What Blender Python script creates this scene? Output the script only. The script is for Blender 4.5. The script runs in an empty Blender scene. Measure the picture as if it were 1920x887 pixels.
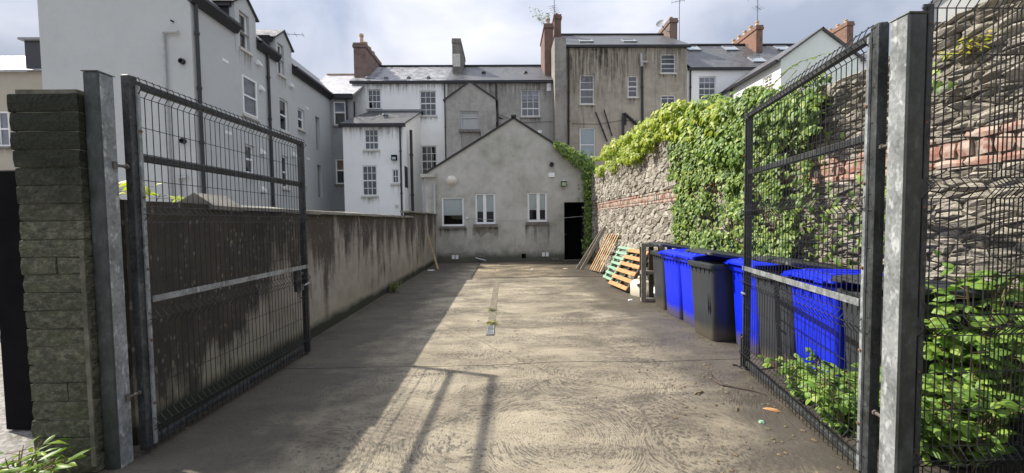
import bpy, math, random
import numpy as np
from mathutils import Vector, Matrix, noise as mn
random.seed(7); rng = np.random.default_rng(7)
R = math.radians
scene = bpy.context.scene
col = scene.collection

# ------------------------------------------------------------------ camera
FPX = 700.0                                   # focal length in pixels of the 1920 px wide photograph
CAMZ = 1.6
cd = bpy.data.cameras.new('camera'); cam = bpy.data.objects.new('camera', cd); col.objects.link(cam)
cd.sensor_width = 36; cd.lens = FPX / 1920 * 36; cd.clip_start = .02; cd.clip_end = 3000
CR = Matrix.Rotation(R(-1.2), 3, 'Z') @ Matrix.Rotation(R(90 - 2.3), 3, 'X') @ Matrix.Rotation(R(-.7), 3, 'Z')
cam.matrix_world = Matrix.Translation((0, 0, CAMZ)) @ CR.to_4x4()
scene.camera = cam

# ------------------------------------------------------------------ sky, sun, exposure
SUN = Vector((-.90, .31, 1)).normalized()
w = bpy.data.worlds.new('World'); scene.world = w; w.use_nodes = True
nt = w.node_tree; nt.nodes.clear()
def wn(t, **k):
    n = nt.nodes.new(t)
    for a, b in k.items(): setattr(n, a, b)
    return n
sky = wn('ShaderNodeTexSky', sky_type='NISHITA', sun_disc=False, sun_elevation=math.asin(SUN.z), sun_rotation=math.atan2(SUN.x, SUN.y))
tc = wn('ShaderNodeTexCoord'); mp = wn('ShaderNodeMapping'); mp.inputs['Scale'].default_value = (1, 1, 1.7); mp.inputs['Location'].default_value = (0, 0, 0)
n1 = wn('ShaderNodeTexNoise'); n1.inputs['Scale'].default_value = 2.1; n1.inputs['Detail'].default_value = 7; n1.inputs['Roughness'].default_value = .55
n1.inputs['Distortion'].default_value = .4
rp = wn('ShaderNodeValToRGB'); rp.color_ramp.elements[0].position = .34; rp.color_ramp.elements[1].position = .68
rp.color_ramp.elements[0].color = (.84, .84, .84, 1); rp.color_ramp.elements[1].color = (1, 1, 1, 1)
n2 = wn('ShaderNodeTexNoise'); n2.inputs['Scale'].default_value = 2.3; n2.inputs['Detail'].default_value = 7; n2.inputs['Distortion'].default_value = .5
rp2 = wn('ShaderNodeValToRGB'); rp2.color_ramp.elements[0].position = .36; rp2.color_ramp.elements[1].position = .66
rp2.color_ramp.elements[0].color = (3.3, 3.7, 4.6, 1); rp2.color_ramp.elements[1].color = (6.5, 6.6, 7.25, 1)
sep = wn('ShaderNodeSeparateXYZ'); grad = wn('ShaderNodeMath', operation='MULTIPLY_ADD')   # overcast sky: brighter towards the zenith
grad.use_clamp = False; grad.inputs[1].default_value = 1.3; grad.inputs[2].default_value = .34
clampz = wn('ShaderNodeMath', operation='MAXIMUM'); clampz.inputs[1].default_value = 0
mul = wn('ShaderNodeMix', data_type='RGBA', blend_type='MULTIPLY'); mul.inputs[0].default_value = 1
mixs = wn('ShaderNodeMix', data_type='RGBA'); bg = wn('ShaderNodeBackground'); out = wn('ShaderNodeOutputWorld')
L = nt.links.new
L(tc.outputs['Generated'], mp.inputs['Vector']); L(mp.outputs[0], n1.inputs['Vector']); L(mp.outputs[0], n2.inputs['Vector'])
L(n1.outputs[0], rp.inputs[0]); L(n2.outputs[0], rp2.inputs[0])
L(tc.outputs['Generated'], sep.inputs[0]); L(sep.outputs[2], clampz.inputs[0]); L(clampz.outputs[0], grad.inputs[0])
L(rp2.outputs[0], mul.inputs[6]); L(grad.outputs[0], mul.inputs[7])
L(rp.outputs[0], mixs.inputs[0]); L(sky.outputs[0], mixs.inputs[6]); L(mul.outputs[2], mixs.inputs[7])
L(mixs.outputs[2], bg.inputs[0]); bg.inputs[1].default_value = .1; L(bg.outputs[0], out.inputs[0])
sl = bpy.data.lights.new('sun', 'SUN'); sl.energy = 4.4; sl.angle = R(.6); sl.color = (1, .93, .82)
so = bpy.data.objects.new('sun', sl); col.objects.link(so); so.rotation_euler = SUN.to_track_quat('Z', 'Y').to_euler(); so.location = SUN * 60
vs = scene.view_settings; vs.view_transform = 'Standard'; vs.look = 'None'; vs.exposure = .8; vs.gamma = 1
scene.cycles.max_bounces = 8; scene.cycles.transparent_max_bounces = 16

# ------------------------------------------------------------------ small maths: photograph pixel -> point on a plane of the place
def ray(px, py): return CR @ Vector(((px - 960) / FPX, -(py - 443.5) / FPX, -1))
C0 = Vector((0, 0, CAMZ))
def at(px, py, X=None, Y=None, Z=None):
    d = ray(px, py)
    t = X / d.x if X is not None else Y / d.y if Y is not None else (Z - CAMZ) / d.z
    return C0 + d * t
def proj(p):
    q = CR.transposed() @ (Vector(p) - C0)
    return (960 + FPX * q.x / -q.z, 443.5 - FPX * q.y / -q.z, -q.z)
class Plane:
    """upright plane: u runs along U, v is height, d sticks out along N"""
    def __init__(s, o, U, N): s.o, s.U, s.N = Vector(o), Vector(U), Vector(N)
    def p(s, u, v, d=0): return s.o + s.U * u + Vector((0, 0, v)) + s.N * d
    def uv(s, px, py):
        d = ray(px, py); t = (s.o - C0).dot(s.N) / d.dot(s.N); q = C0 + d * t
        return (q - s.o).dot(s.U), q.z
    def box(s, x0, y0, x1, y1):
        a, b = s.uv(x0, (y0 + y1) / 2)[0], s.uv(x1, (y0 + y1) / 2)[0]
        t, l = s.uv((x0 + x1) / 2, y0)[1], s.uv((x0 + x1) / 2, y1)[1]
        return min(a, b), l, max(a, b), t

# ------------------------------------------------------------------ materials
class G:
    def __init__(s, name):
        s.m = bpy.data.materials.new(name); s.m.use_nodes = True; s.t = s.m.node_tree
        s.b = s.t.nodes['Principled BSDF']; s.o = s.t.nodes['Material Output']
        s.pos = s.t.nodes.new('ShaderNodeNewGeometry').outputs['Position']
        s.tc = s.t.nodes.new('ShaderNodeTexCoord')
        s.geo = s.t.nodes.new('ShaderNodeNewGeometry')
    def n(s, t, **k):
        x = s.t.nodes.new(t)
        for a, b in k.items(): setattr(x, a, b)
        return x
    def put(s, sock, v):
        if isinstance(v, bpy.types.NodeSocket): s.t.links.new(v, sock)
        elif isinstance(v, (tuple, list)) and len(v) == 3 and sock.type == 'RGBA': sock.default_value = (*v, 1)
        else: sock.default_value = v
    def map(s, v, sc=(1, 1, 1), loc=(0, 0, 0)):
        x = s.n('ShaderNodeMapping'); s.put(x.inputs[0], v); x.inputs['Scale'].default_value = sc; x.inputs['Location'].default_value = loc
        return x.outputs[0]
    def noise(s, v, scale=1, detail=4, rough=.55, dist=0):
        x = s.n('ShaderNodeTexNoise'); s.put(x.inputs['Vector'], v); x.inputs['Scale'].default_value = scale
        x.inputs['Detail'].default_value = detail; x.inputs['Roughness'].default_value = rough; x.inputs['Distortion'].default_value = dist
        return x.outputs[0]
    def vor(s, v, scale=1, feature='F1', out='Distance', rnd=1):
        x = s.n('ShaderNodeTexVoronoi', feature=feature); s.put(x.inputs['Vector'], v); x.inputs['Scale'].default_value = scale
        x.inputs['Randomness'].default_value = rnd
        return x.outputs[out]
    def ramp(s, f, stops):
        x = s.n('ShaderNodeValToRGB'); s.put(x.inputs[0], f); e = x.color_ramp.elements
        while len(e) < len(stops): e.new(.5)
        for i, (p, c) in enumerate(stops):
            e[i].position = p; e[i].color = (c, c, c, 1) if isinstance(c, (int, float)) else (*c, 1)
        return x.outputs[0]
    def math(s, op, a, b=0, c=0, clamp=False):
        x = s.n('ShaderNodeMath', operation=op); x.use_clamp = clamp
        s.put(x.inputs[0], a); s.put(x.inputs[1], b); s.put(x.inputs[2], c)
        return x.outputs[0]
    def mix(s, f, a, b, bl='MIX'):
        x = s.n('ShaderNodeMix', data_type='RGBA', blend_type=bl); s.put(x.inputs[0], f); s.put(x.inputs[6], a); s.put(x.inputs[7], b)
        return x.outputs[2]
    def sep(s, v): x = s.n('ShaderNodeSeparateXYZ'); s.put(x.inputs[0], v); return x.outputs
    def comb(s, a, b, c): x = s.n('ShaderNodeCombineXYZ'); [s.put(x.inputs[i], v) for i, v in enumerate((a, b, c))]; return x.outputs[0]
    def bump(s, h, st=.3, d=.02, nrm=None):
        x = s.n('ShaderNodeBump'); s.put(x.inputs['Height'], h); x.inputs['Strength'].default_value = st; x.inputs['Distance'].default_value = d
        if nrm: s.put(x.inputs['Normal'], nrm)
        return x.outputs[0]
    def piece(s):
        return s.math('FRACT', s.math('ADD', s.geo.outputs['Random Per Island'], s.n('ShaderNodeObjectInfo').outputs['Random']))
    def fin(s, base=None, rough=None, nrm=None, **k):
        if base is not None: s.put(s.b.inputs['Base Color'], base)
        if rough is not None: s.put(s.b.inputs['Roughness'], rough)
        if nrm is not None: s.put(s.b.inputs['Normal'], nrm)
        for a, v in k.items(): s.put(s.b.inputs[a.replace('_', ' ')], v)
        return s.m
M = {}
def plain(name, c, rough=.6, var=.12, scale=6, bump=.0, **k):
    g = G(name); n = g.noise(g.pos, scale, 5, .6)
    lo = tuple(x * (1 - var) for x in c); hi = tuple(min(1, x * (1 + var)) for x in c)
    M[name] = g.fin(g.ramp(n, [(.3, lo), (.7, hi)]), rough, g.bump(g.noise(g.pos, scale * 9, 3), bump, .01) if bump else None, **k)
def render_wall(name, c, stain, amt=.4, streak=.5, base_h=0, gcol=None):
    """painted or bare render: blotches, rain streaks, fine grain"""
    g = G(name)
    big = g.noise(g.pos, .7, 6, .6, .3); mid = g.noise(g.pos, 3.2, 6, .65)
    st = g.noise(g.map(g.pos, (5, 5, .22)), 1, 5, .6)
    k = g.math('ADD', g.math('MULTIPLY', big, .6), g.math('MULTIPLY', mid, .4))
    f = g.math('MULTIPLY', g.ramp(k, [(.42, 0), (.68, 1)]), amt)
    f2 = g.math('MULTIPLY', g.ramp(st, [(.47, 0), (.68, 1)]), streak)
    f = g.math('MAXIMUM', f, g.math('MULTIPLY', f2, g.ramp(big, [(.35, .2), (.6, 1)])))
    colr = g.mix(f, c, stain)
    fine = g.noise(g.pos, 60, 3)
    colr = g.mix(.14, colr, g.ramp(fine, [(.3, .25), (.7, .85)]), 'OVERLAY')
    if base_h:
        z = g.sep(g.pos)[2]; h = g.math('ADD', z, g.math('MULTIPLY', mid, -.6 * base_h))
        colr = g.mix(g.ramp(g.math('DIVIDE', h, base_h), [(.05, .9), (.5, .15), (1, 0)]), colr, gcol or (.05, .05, .035))
    M[name] = g.fin(colr, .88, g.bump(fine, .25, .006, g.bump(mid, .15, .02)))
render_wall('grey_paint', (.49, .505, .495), (.40, .415, .41), .5, .25)
render_wall('grey_paint_dark', (.28, .29, .295), (.21, .22, .23), .5, .3)
render_wall('white_paint', (.90, .91, .89), (.70, .72, .70), .4, .4)
render_wall('cream_paint', (.87, .86, .79), (.62, .62, .55), .35, .3)
render_wall('old_render', (.41, .395, .36), (.16, .15, .13), .75, .75)
render_wall('tall_render', (.41, .37, .30), (.12, .105, .08), .65, .95)
render_wall('party_render', (.30, .285, .255), (.09, .085, .075), .8, .95)
render_wall('gable_render', (.49, .48, .445), (.21, .21, .165), .8, .55, .55, (.06, .065, .04))
render_wall('beige_render', (.42, .38, .31), (.32, .29, .24), .5, .3)
render_wall('pale_green_render', (.60, .66, .63), (.5, .55, .53), .4, .2)
plain('pvc', (.80, .81, .81), .35, .03)
plain('white_timber', (.76, .77, .76), .5, .06)
plain('sill_stone', (.17, .155, .14), .85, .35, 9, .3)
plain('sill_pale', (.55, .53, .49), .8, .2, 9, .2)
plain('black_pipe', (.022, .022, .025), .4, .2)
plain('grey_pipe', (.42, .43, .43), .5, .12)
plain('lead', (.25, .26, .28), .55, .2)
plain('blind', (.80, .87, .87), .7, .03)
plain('room', (.035, .035, .04), .9, .3, 2)
plain('black_paint', (.006, .006, .007), .9, .3, Specular_IOR_Level=.08)
plain('curtain', (.50, .50, .58), .9, .15, 3)
plain('wood_new', (.44, .23, .095), .75, .28, 11, .3)
plain('wood_pale', (.46, .34, .20), .75, .25, 9, .3)
plain('wood_grey', (.27, .24, .20), .85, .25, 12, .4)
plain('wood_dark', (.075, .056, .042), .85, .35, 9, .4)
plain('green_plastic', (.24, .40, .28), .5, .3, 5)
plain('can_plastic', (.66, .62, .50), .45, .1, 6)
plain('terracotta', (.50, .37, .24), .8, .25, 5)
plain('hinge_steel', (.10, .085, .075), .6, .4, 30)
plain('rust', (.14, .07, .04), .8, .4, 20)
plain('lamp_plastic', (.62, .58, .48), .5, .1)
plain('wire_paint', (.018, .019, .022), .45, .3, 15)
plain('stem', (.16, .12, .06), .8, .3, 10)
plain('silt', (.15, .13, .095), .9, .4, 14, .5)
plain('soil', (.05, .042, .032), .95, .5, 7, .9)
plain('litter_leaf', (.13, .095, .055), .8, .5, 8)

def galvanised(name, a, b, rough, shade_face=False):
    g = G(name); v = g.vor(g.map(g.pos, (1, 1, .7)), 75, 'F1', 'Color'); n = g.noise(g.map(g.pos, (1, 1, .5)), 7, 6, .68)
    drip = g.noise(g.map(g.pos, (30, 30, 2.2)), 1, 4)
    f = g.math('ADD', g.math('MULTIPLY', g.sep(v)[0], .16), g.math('MULTIPLY', n, .84))
    c = g.ramp(f, [(.34, a), (.56, b), (.70, tuple(min(1, x * 1.35) for x in b))])
    wp = g.noise(g.map(g.pos, (30, 30, 13)), 1, 4, .6); c = g.mix(g.ramp(wp, [(.56, 0), (.66, .6 if b[0] > .2 else .08)]), c, (.55, .57, .57))
    c = g.mix(g.ramp(drip, [(.60, 0), (.75, .55)]), c, (.10, .10, .085))
    if shade_face:                                                    # shade painted in green-black on the side turned away from the sun
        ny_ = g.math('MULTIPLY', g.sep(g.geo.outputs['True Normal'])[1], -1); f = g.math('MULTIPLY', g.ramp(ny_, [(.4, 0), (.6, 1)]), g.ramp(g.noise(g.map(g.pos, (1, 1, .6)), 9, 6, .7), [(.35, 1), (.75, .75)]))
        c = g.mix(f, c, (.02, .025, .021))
    M[name] = g.fin(c, g.ramp(n, [(.3, rough), (.7, rough + .2)]), g.bump(n, .12, .01), Metallic=.35 if not shade_face else .1)
galvanised('galvanised', (.15, .16, .165), (.30, .32, .325), .42)
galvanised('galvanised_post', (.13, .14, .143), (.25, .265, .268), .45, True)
galvanised('galvanised_dull', (.025, .027, .028), (.06, .064, .066), .5)

def slate_mat(name, a, b, patch):
    g = G(name); uv = g.tc.outputs['UV']
    br = g.n('ShaderNodeTexBrick'); g.put(br.inputs['Vector'], uv); br.offset = .5
    for k, v in (('Scale', 1), ('Mortar Size', .008), ('Bias', 0), ('Brick Width', .26), ('Row Height', .2), ('Mortar Smooth', .1)): br.inputs[k].default_value = v
    g.put(br.inputs['Color1'], (0, 0, 0)); g.put(br.inputs['Color2'], (1, 1, 1)); g.put(br.inputs['Mortar'], (0, 0, 0))
    n = g.noise(g.pos, .8, 6, .65); f = g.math('ADD', g.math('MULTIPLY', g.sep(br.outputs[0])[0], .45), g.math('MULTIPLY', n, .75))
    c = g.ramp(f, [(.25, a), (.75, b), (1, tuple(x * 1.3 for x in b))])
    c = g.mix(g.math('MULTIPLY', g.ramp(g.noise(g.pos, 2.2, 6, .7), [(.52, 0), (.62, 1)]), patch), c, (.09, .085, .06))
    c = g.mix(g.math('MULTIPLY', br.outputs['Fac'], .8), c, (.02, .02, .022))
    row = g.math('FRACT', g.math('DIVIDE', g.sep(uv)[1], .2))
    h = g.math('ADD', g.math('MULTIPLY', row, -1), g.math('MULTIPLY', g.sep(br.outputs[0])[0], .6))
    M[name] = g.fin(c, g.ramp(f, [(.2, .30), (.9, .6)]), g.bump(h, .8, .02))
slate_mat('slate', (.03, .031, .036), (.10, .102, .112), .6)
slate_mat('slate_glint', (.02, .02, .024), (.30, .30, .33), .35)  # roof glints painted into the colour as pale slates among dark ones
slate_mat('slate_dark', (.028, .029, .034), (.07, .07, .08), .25)
slate_mat('slate_pale', (.34, .34, .37), (.46, .46, .49), .15)

def brick_far(name, a, b, mortar):
    g = G(name); s = g.sep(g.pos); v = g.comb(g.math('ADD', s[0], s[1]), s[2], 0)
    br = g.n('ShaderNodeTexBrick'); g.put(br.inputs['Vector'], v)
    for k, x in (('Scale', 1), ('Mortar Size', .012), ('Brick Width', .225), ('Row Height', .078)): br.inputs[k].default_value = x
    n = g.noise(g.pos, 1.6, 6, .65)
    g.put(br.inputs['Color1'], a); g.put(br.inputs['Color2'], b); g.put(br.inputs['Mortar'], mortar)
    c = g.mix(g.ramp(n, [(.48, 0), (.72, .8)]), br.outputs[0], (.06, .05, .045))
    M[name] = g.fin(c, .9, g.bump(br.outputs['Fac'], -.4, .01))
brick_far('brick_red', (.17, .055, .037), (.11, .042, .032), (.26, .22, .19))
brick_far('brick_brown', (.21, .105, .07), (.11, .07, .055), (.27, .24, .215))
brick_far('brick_orange', (.25, .10, .06), (.17, .075, .048), (.24, .19, .155))
brick_far('brick_grey', (.30, .29, .26), (.16, .15, .13), (.12, .11, .1))

g = G('drip_stain'); uvs = g.sep(g.tc.outputs['UV']); st = g.noise(g.map(g.pos, (9, 9, .5)), 1, 5, .65); bl = g.noise(g.pos, 2.5, 4, .6)
g.fin((.055, .05, .042), .9); al = g.math('MULTIPLY', g.ramp(st, [(.42, 0), (.66, 1)]), g.math('POWER', uvs[1], 1.4))
al = g.math('MULTIPLY', al, g.ramp(bl, [(.35, .35), (.6, .9)])); g.put(g.b.inputs['Alpha'], al); M['drip_stain'] = g.m
M['drip_stain_faint'] = g.m.copy(); M['drip_stain_faint'].name = 'drip_stain_faint'; _b = M['drip_stain_faint'].node_tree.nodes['Principled BSDF']; _b.inputs['Base Color'].default_value = (.32, .31, .27, 1)
def glass_mat(name, fac, tint):
    g = G(name); g.t.nodes.remove(g.b)
    tr = g.n('ShaderNodeBsdfTransparent'); tr.inputs[0].default_value = (*tint, 1)
    gl = g.n('ShaderNodeBsdfGlossy'); gl.inputs['Roughness'].default_value = .03
    g.put(gl.inputs['Normal'], g.bump(g.noise(g.pos, 1.3, 2), .10, .05))
    fr = g.n('ShaderNodeFresnel'); fr.inputs[0].default_value = 1.5
    mx = g.n('ShaderNodeMixShader'); g.put(mx.inputs[0], g.math('ADD', fr.outputs[0], fac, clamp=True))
    g.put(mx.inputs[1], tr.outputs[0]); g.put(mx.inputs[2], gl.outputs[0]); g.put(g.o.inputs[0], mx.outputs[0]); M[name] = g.m
glass_mat('glass', .14, (.8, .84, .86)); glass_mat('glass_clear', .03, (.95, .97, .96))

def leaf_mat(name, stops, rough=.42, trans=.35):
    g = G(name); r = g.geo.outputs['Random Per Island']
    big = g.noise(g.pos, 1.7, 3); f = g.math('ADD', g.math('MULTIPLY', r, .75), g.math('MULTIPLY', big, .3))
    c = g.ramp(f, stops)
    g.fin(c, rough, Specular_IOR_Level=.4)
    tl = g.n('ShaderNodeBsdfTranslucent'); g.put(tl.inputs[0], g.mix(1, c, (1.0, 1.25, .45), 'MULTIPLY'))
    mx = g.n('ShaderNodeMixShader'); mx.inputs[0].default_value = trans
    g.put(mx.inputs[1], g.b.outputs[0]); g.put(mx.inputs[2], tl.outputs[0]); g.put(g.o.inputs[0], mx.outputs[0]); M[name] = g.m
leaf_mat('ivy_leaf', [(.05, (.04, .085, .018)), (.4, (.10, .18, .03)), (.70, (.20, .29, .055)), (.92, (.34, .40, .09)), (.99, (.46, .27, .05))], .48, .28)
leaf_mat('creeper_leaf', [(.05, (.15, .22, .02)), (.5, (.30, .38, .03)), (.85, (.46, .48, .05)), (1, (.55, .46, .08))], .45, .4)
leaf_mat('green_creeper_leaf', [(.05, (.06, .13, .02)), (.5, (.14, .24, .035)), (.9, (.27, .36, .05))], .45, .35)
leaf_mat('bramble_leaf', [(.05, (.06, .13, .02)), (.45, (.14, .26, .04)), (.85, (.30, .44, .08)), (.97, (.40, .42, .12)), (1, (.34, .20, .08))], .5, .38)
leaf_mat('weed_leaf', [(.05, (.05, .09, .02)), (.6, (.12, .20, .04)), (1, (.30, .32, .08))], .5, .3)
leaf_mat('pale_leaf', [(.05, (.30, .34, .03)), (.6, (.48, .50, .05)), (1, (.50, .36, .06))], .5, .45)

# concrete of the yard: swirling brush marks, damp stains
def concrete_mat(name, light, dark, swirl):
    g = G(name); p = g.pos; s = g.sep(p)
    wob = g.n('ShaderNodeTexNoise'); g.put(wob.inputs['Vector'], p); wob.inputs['Scale'].default_value = 1.6; wob.inputs['Detail'].default_value = 3
    vm = g.n('ShaderNodeVectorMath', operation='MULTIPLY_ADD'); g.put(vm.inputs[0], wob.outputs['Color']); vm.inputs[1].default_value = (.12, .12, 0); g.put(vm.inputs[2], p)
    flat = g.map(vm.outputs[0], (1, 1, 0))
    vo = g.n('ShaderNodeTexVoronoi', feature='F1'); g.put(vo.inputs['Vector'], flat); vo.inputs['Scale'].default_value = .82
    # each sweep of the brush turns about its own middle
    dv = g.n('ShaderNodeVectorMath', operation='SUBTRACT'); g.put(dv.inputs[0], flat); g.put(dv.inputs[1], vo.outputs['Position'])
    dd = g.sep(dv.outputs[0]); ln = g.n('ShaderNodeVectorMath', operation='LENGTH'); g.put(ln.inputs[0], dv.outputs[0]); rr = ln.outputs['Value']
    th = g.math('ARCTAN2', dd[1], dd[0]); cell = g.sep(vo.outputs['Color'])
    stroke = g.noise(g.comb(g.math('MULTIPLY', rr, 105), g.math('MULTIPLY', th, g.math('MULTIPLY_ADD', rr, 7, 1.2)), g.math('MULTIPLY', cell[0], 40)), 1, 2, .55)
    ridge = g.ramp(stroke, [(.42, 0), (.54, 1)])
    brk = g.ramp(g.noise(p, 1.5, 4, .6), [(.36, .0), (.56, 1)])
    grain = g.noise(p, 130, 4, .75); speck = g.noise(p, 36, 5, .8)
    h = g.math('ADD', g.math('MULTIPLY', g.mix(g.math('MULTIPLY', brk, .66), g.ramp(speck, [(.38, 0), (.58, 1)]), ridge), swirl), g.math('MULTIPLY', grain, .4))
    big = g.noise(p, .55, 7, .62, .5); mid = g.noise(g.map(p, (.9, 2.0, 1)), 1.3, 7, .7, .4)
    tone = g.math('ADD', g.math('MULTIPLY', big, .5), g.math('MULTIPLY', mid, .5))
    c = g.ramp(tone, [(.34, dark), (.48, tuple((a + b) / 2 for a, b in zip(light, dark))), (.60, light)])
    damp = g.ramp(g.math('ADD', g.math('MULTIPLY', g.math('MAXIMUM', g.math('ADD', s[0], .4), 0), .022), g.noise(g.map(p, (.8, 2.0, 1), (3, 1, 0)), 1.0, 7, .72, .6)), [(.48, 0), (.62, 1)])
    # the hollows of the surface hold dark grit, more of it where water lies
    h2 = g.math('ADD', h, g.math('ADD', g.math('MULTIPLY', damp, -.34), g.math('MULTIPLY', g.math('SUBTRACT', tone, .47), 1.1)))
    groove = g.math('SUBTRACT', 1, g.ramp(h2, [(.28, 0), (.58, 1)]))
    c = g.mix(g.math('MULTIPLY', groove, .80), c, (.056, .048, .036))
    c = g.mix(g.ramp(grain, [(.40, .45), (.52, 0)]), c, (.05, .043, .033))
    # dirt that gathers along the two walls
    nz = g.math('MULTIPLY', g.noise(p, 1.9, 5, .65), 1.3)
    lft = g.ramp(g.math('SUBTRACT', g.math('ADD', s[0], 2.75), g.math('MULTIPLY', nz, 1.5)), [(0, .8), (.8, .0)])
    rgt = g.ramp(g.math('SUBTRACT', g.math('SUBTRACT', 2.95, s[0]), g.math('MULTIPLY', nz, 1.25)), [(0, .8), (.6, 0)])
    bck = g.ramp(g.math('SUBTRACT', g.math('SUBTRACT', 15.1, s[1]), g.math('MULTIPLY', nz, .7)), [(0, .9), (.6, 0)])
    dirt = g.math('MAXIMUM', g.math('MAXIMUM', lft, rgt), bck)
    c = g.mix(dirt, c, (.045, .039, .031))
    ed = g.vor(g.map(vm.outputs[0], (1, 1, 0)), .2, 'DISTANCE_TO_EDGE', 'Distance')
    c = g.mix(g.ramp(g.math('ADD', ed, g.math('MULTIPLY', g.math('SUBTRACT', speck, .5), .02)), [(.0006, .45), (.002, 0)]), c, (.04, .034, .026))
    c = g.mix(g.math('MULTIPLY', damp, .30), c, (.075, .062, .045))
    ro = g.math('SUBTRACT', .82, g.math('MULTIPLY', damp, .32))
    M[name] = g.fin(c, ro, g.bump(h, .55, .012))
concrete_mat('concrete', (.40, .35, .255), (.12, .098, .07), .88)
concrete_mat('concrete_old', (.36, .29, .18), (.14, .11, .07), .35)

g = G('gravel'); v = g.vor(g.pos, 42, 'F1', 'Color'); d = g.vor(g.pos, 42)
M['gravel'] = g.fin(g.ramp(g.sep(v)[0], [(0, (.12, .11, .10)), (1, (.34, .33, .31))]), .32, g.bump(d, -.9, .03))

# boundary wall: pale render under black algal growth that runs down in streaks
g = G('stained_wall'); p = g.pos; s = g.sep(p)
streak = g.noise(g.map(p, (1, 2.0, .30)), 1, 7, .68, .3); st2 = g.noise(g.map(p, (1, 4.5, 2.4)), 1, 7, .75); mid = g.noise(p, 2.4, 6, .65)
near = g.ramp(g.math('ADD', s[1], g.math('MULTIPLY', mid, .5)), [(0, 1), (1, 0)])
near = g.math('SUBTRACT', 1, g.math('DIVIDE', g.math('SUBTRACT', g.math('ADD', s[1], g.math('MULTIPLY', mid, .4)), 4.1), .5), clamp=True)
a = g.math('ADD', g.math('MULTIPLY', streak, 1.55), g.math('MULTIPLY', st2, .42))
a = g.math('ADD', a, g.math('MULTIPLY', s[2], .22))
a = g.math('ADD', a, g.math('MULTIPLY', near, g.math('MULTIPLY', g.math('SUBTRACT', g.math('ADD', s[2], g.math('MULTIPLY', mid, .5)), .62), .55, clamp=True)))
a = g.math('ADD', a, g.math('MULTIPLY', near, .02))
mask = g.ramp(a, [(1.0, 0), (1.0, 0)])
mask = g.math('MULTIPLY', g.math('SUBTRACT', a, g.math('SUBTRACT', 1.15, g.math('MULTIPLY', near, .09))), 6, clamp=True)
lich = g.math('MULTIPLY', g.ramp(g.vor(g.map(p, (1, 1, .6)), 21), [(.10, 1), (.34, 0)]), g.ramp(g.noise(p, 4.5, 4), [(.44, 0), (.62, .8)]))
mask = g.math('MULTIPLY', mask, g.math('SUBTRACT', 1, lich))
basec = g.ramp(mid, [(.3, (.23, .205, .17)), (.7, (.38, .34, .285))])
basec = g.mix(g.math('MULTIPLY', g.math('SUBTRACT', 1, g.math('DIVIDE', s[2], .75), clamp=True), g.ramp(g.noise(p, 1.1, 4), [(.38, .05), (.6, .55)])), basec, (.24, .235, .11))
c = g.mix(g.math('MULTIPLY', mask, .94), basec, g.ramp(st2, [(.3, (.018, .016, .013)), (.75, (.07, .056, .044))]))
low = g.math('SUBTRACT', 1, g.math('DIVIDE', g.math('SUBTRACT', s[2], g.math('MULTIPLY', mid, .22)), .12), clamp=True)
c = g.mix(low, c, (.03, .032, .018))
gr = g.noise(p, 70, 3)
M['stained_wall'] = g.fin(c, .9, g.bump(gr, .3, .006, g.bump(mid, .3, .03)))
plain('coping', (.20, .19, .165), .9, .35, 5, .4)

# gate pier: black-green growth above, bare block below
g = G('pier_block'); p = g.pos; s = g.sep(p); n = g.noise(p, 3.6, 6, .7); f1 = g.noise(p, 45, 4, .65)
up = g.math('MULTIPLY', g.math('SUBTRACT', g.math('ADD', s[2], g.math('MULTIPLY', n, .9)), 2.12), 3.0, clamp=True)
c = g.ramp(g.noise(g.map(p, (1, 1, 1.6)), 17, 9, .8), [(.36, (.016, .018, .011)), (.5, (.068, .068, .048)), (.62, (.19, .18, .135))])
c = g.mix(g.math('MULTIPLY', g.vor(p, 9, 'F1', 'Distance'), .5), c, (.10, .11, .05))
c = g.mix(up, c, g.ramp(f1, [(.35, (.008, .009, .006)), (.7, (.03, .035, .015))]))
pn = g.n('ShaderNodeAttribute', attribute_name='piece', attribute_type='OBJECT'); c = g.mix(.4, c, g.ramp(pn.outputs['Fac'], [(0, .3), (1, .7)]), 'OVERLAY')
M['pier_block'] = g.fin(c, .95, g.bump(f1, 1, .02, g.bump(g.noise(p, 14, 5, .7), .9, .03)))
g = G('pier_mortar'); M['pier_mortar'] = g.fin(g.ramp(g.noise(g.pos, 8, 5), [(.3, (.06, .06, .042)), (.7, (.20, .19, .14))]), .95, g.bump(g.noise(g.pos, 40, 4), .6, .01))

# rubble stone
def stone_mat(name, tones, bed, tilt):
    g = G(name); p = g.pos; r = g.piece()
    s = g.sep(p); zz = g.math('ADD', s[2], g.math('MULTIPLY', s[1], tilt))
    q = g.comb(s[0], s[1], zz)
    lay = g.noise(g.map(q, (4, 4, 4 * bed)), 1, 6, .68, .5); bl = g.noise(p, 3.1, 5, .65); fi = g.noise(g.map(q, (22, 22, 22 * bed * .6)), 1, 4, .65)
    f = g.math('ADD', g.math('MULTIPLY', r, .55), g.math('ADD', g.math('MULTIPLY', bl, .3), g.math('MULTIPLY', lay, .3)))
    c = g.ramp(f, tones)
    c = g.mix(g.ramp(fi, [(.34, .55), (.5, 0)]), c, (.06, .052, .04))
    c = g.mix(g.ramp(g.noise(p, 6.5, 4, .7), [(.58, 0), (.72, .45)]), c, (.52, .50, .45))
    M[name] = g.fin(c, .88, g.bump(fi, .8, .018, g.bump(lay, 1, .06)))
stone_mat('rubble', [(.25, (.17, .15, .12)), (.5, (.30, .27, .225)), (.75, (.41, .38, .325)), (.95, (.50, .47, .41))], 1.6, 0)
stone_mat('slaty_rubble', [(.25, (.15, .135, .11)), (.5, (.29, .265, .22)), (.75, (.43, .395, .33)), (.95, (.52, .485, .41))], 6, .20)
g = G('wall_brick'); n = g.noise(g.pos, 9, 5, .7)
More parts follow.
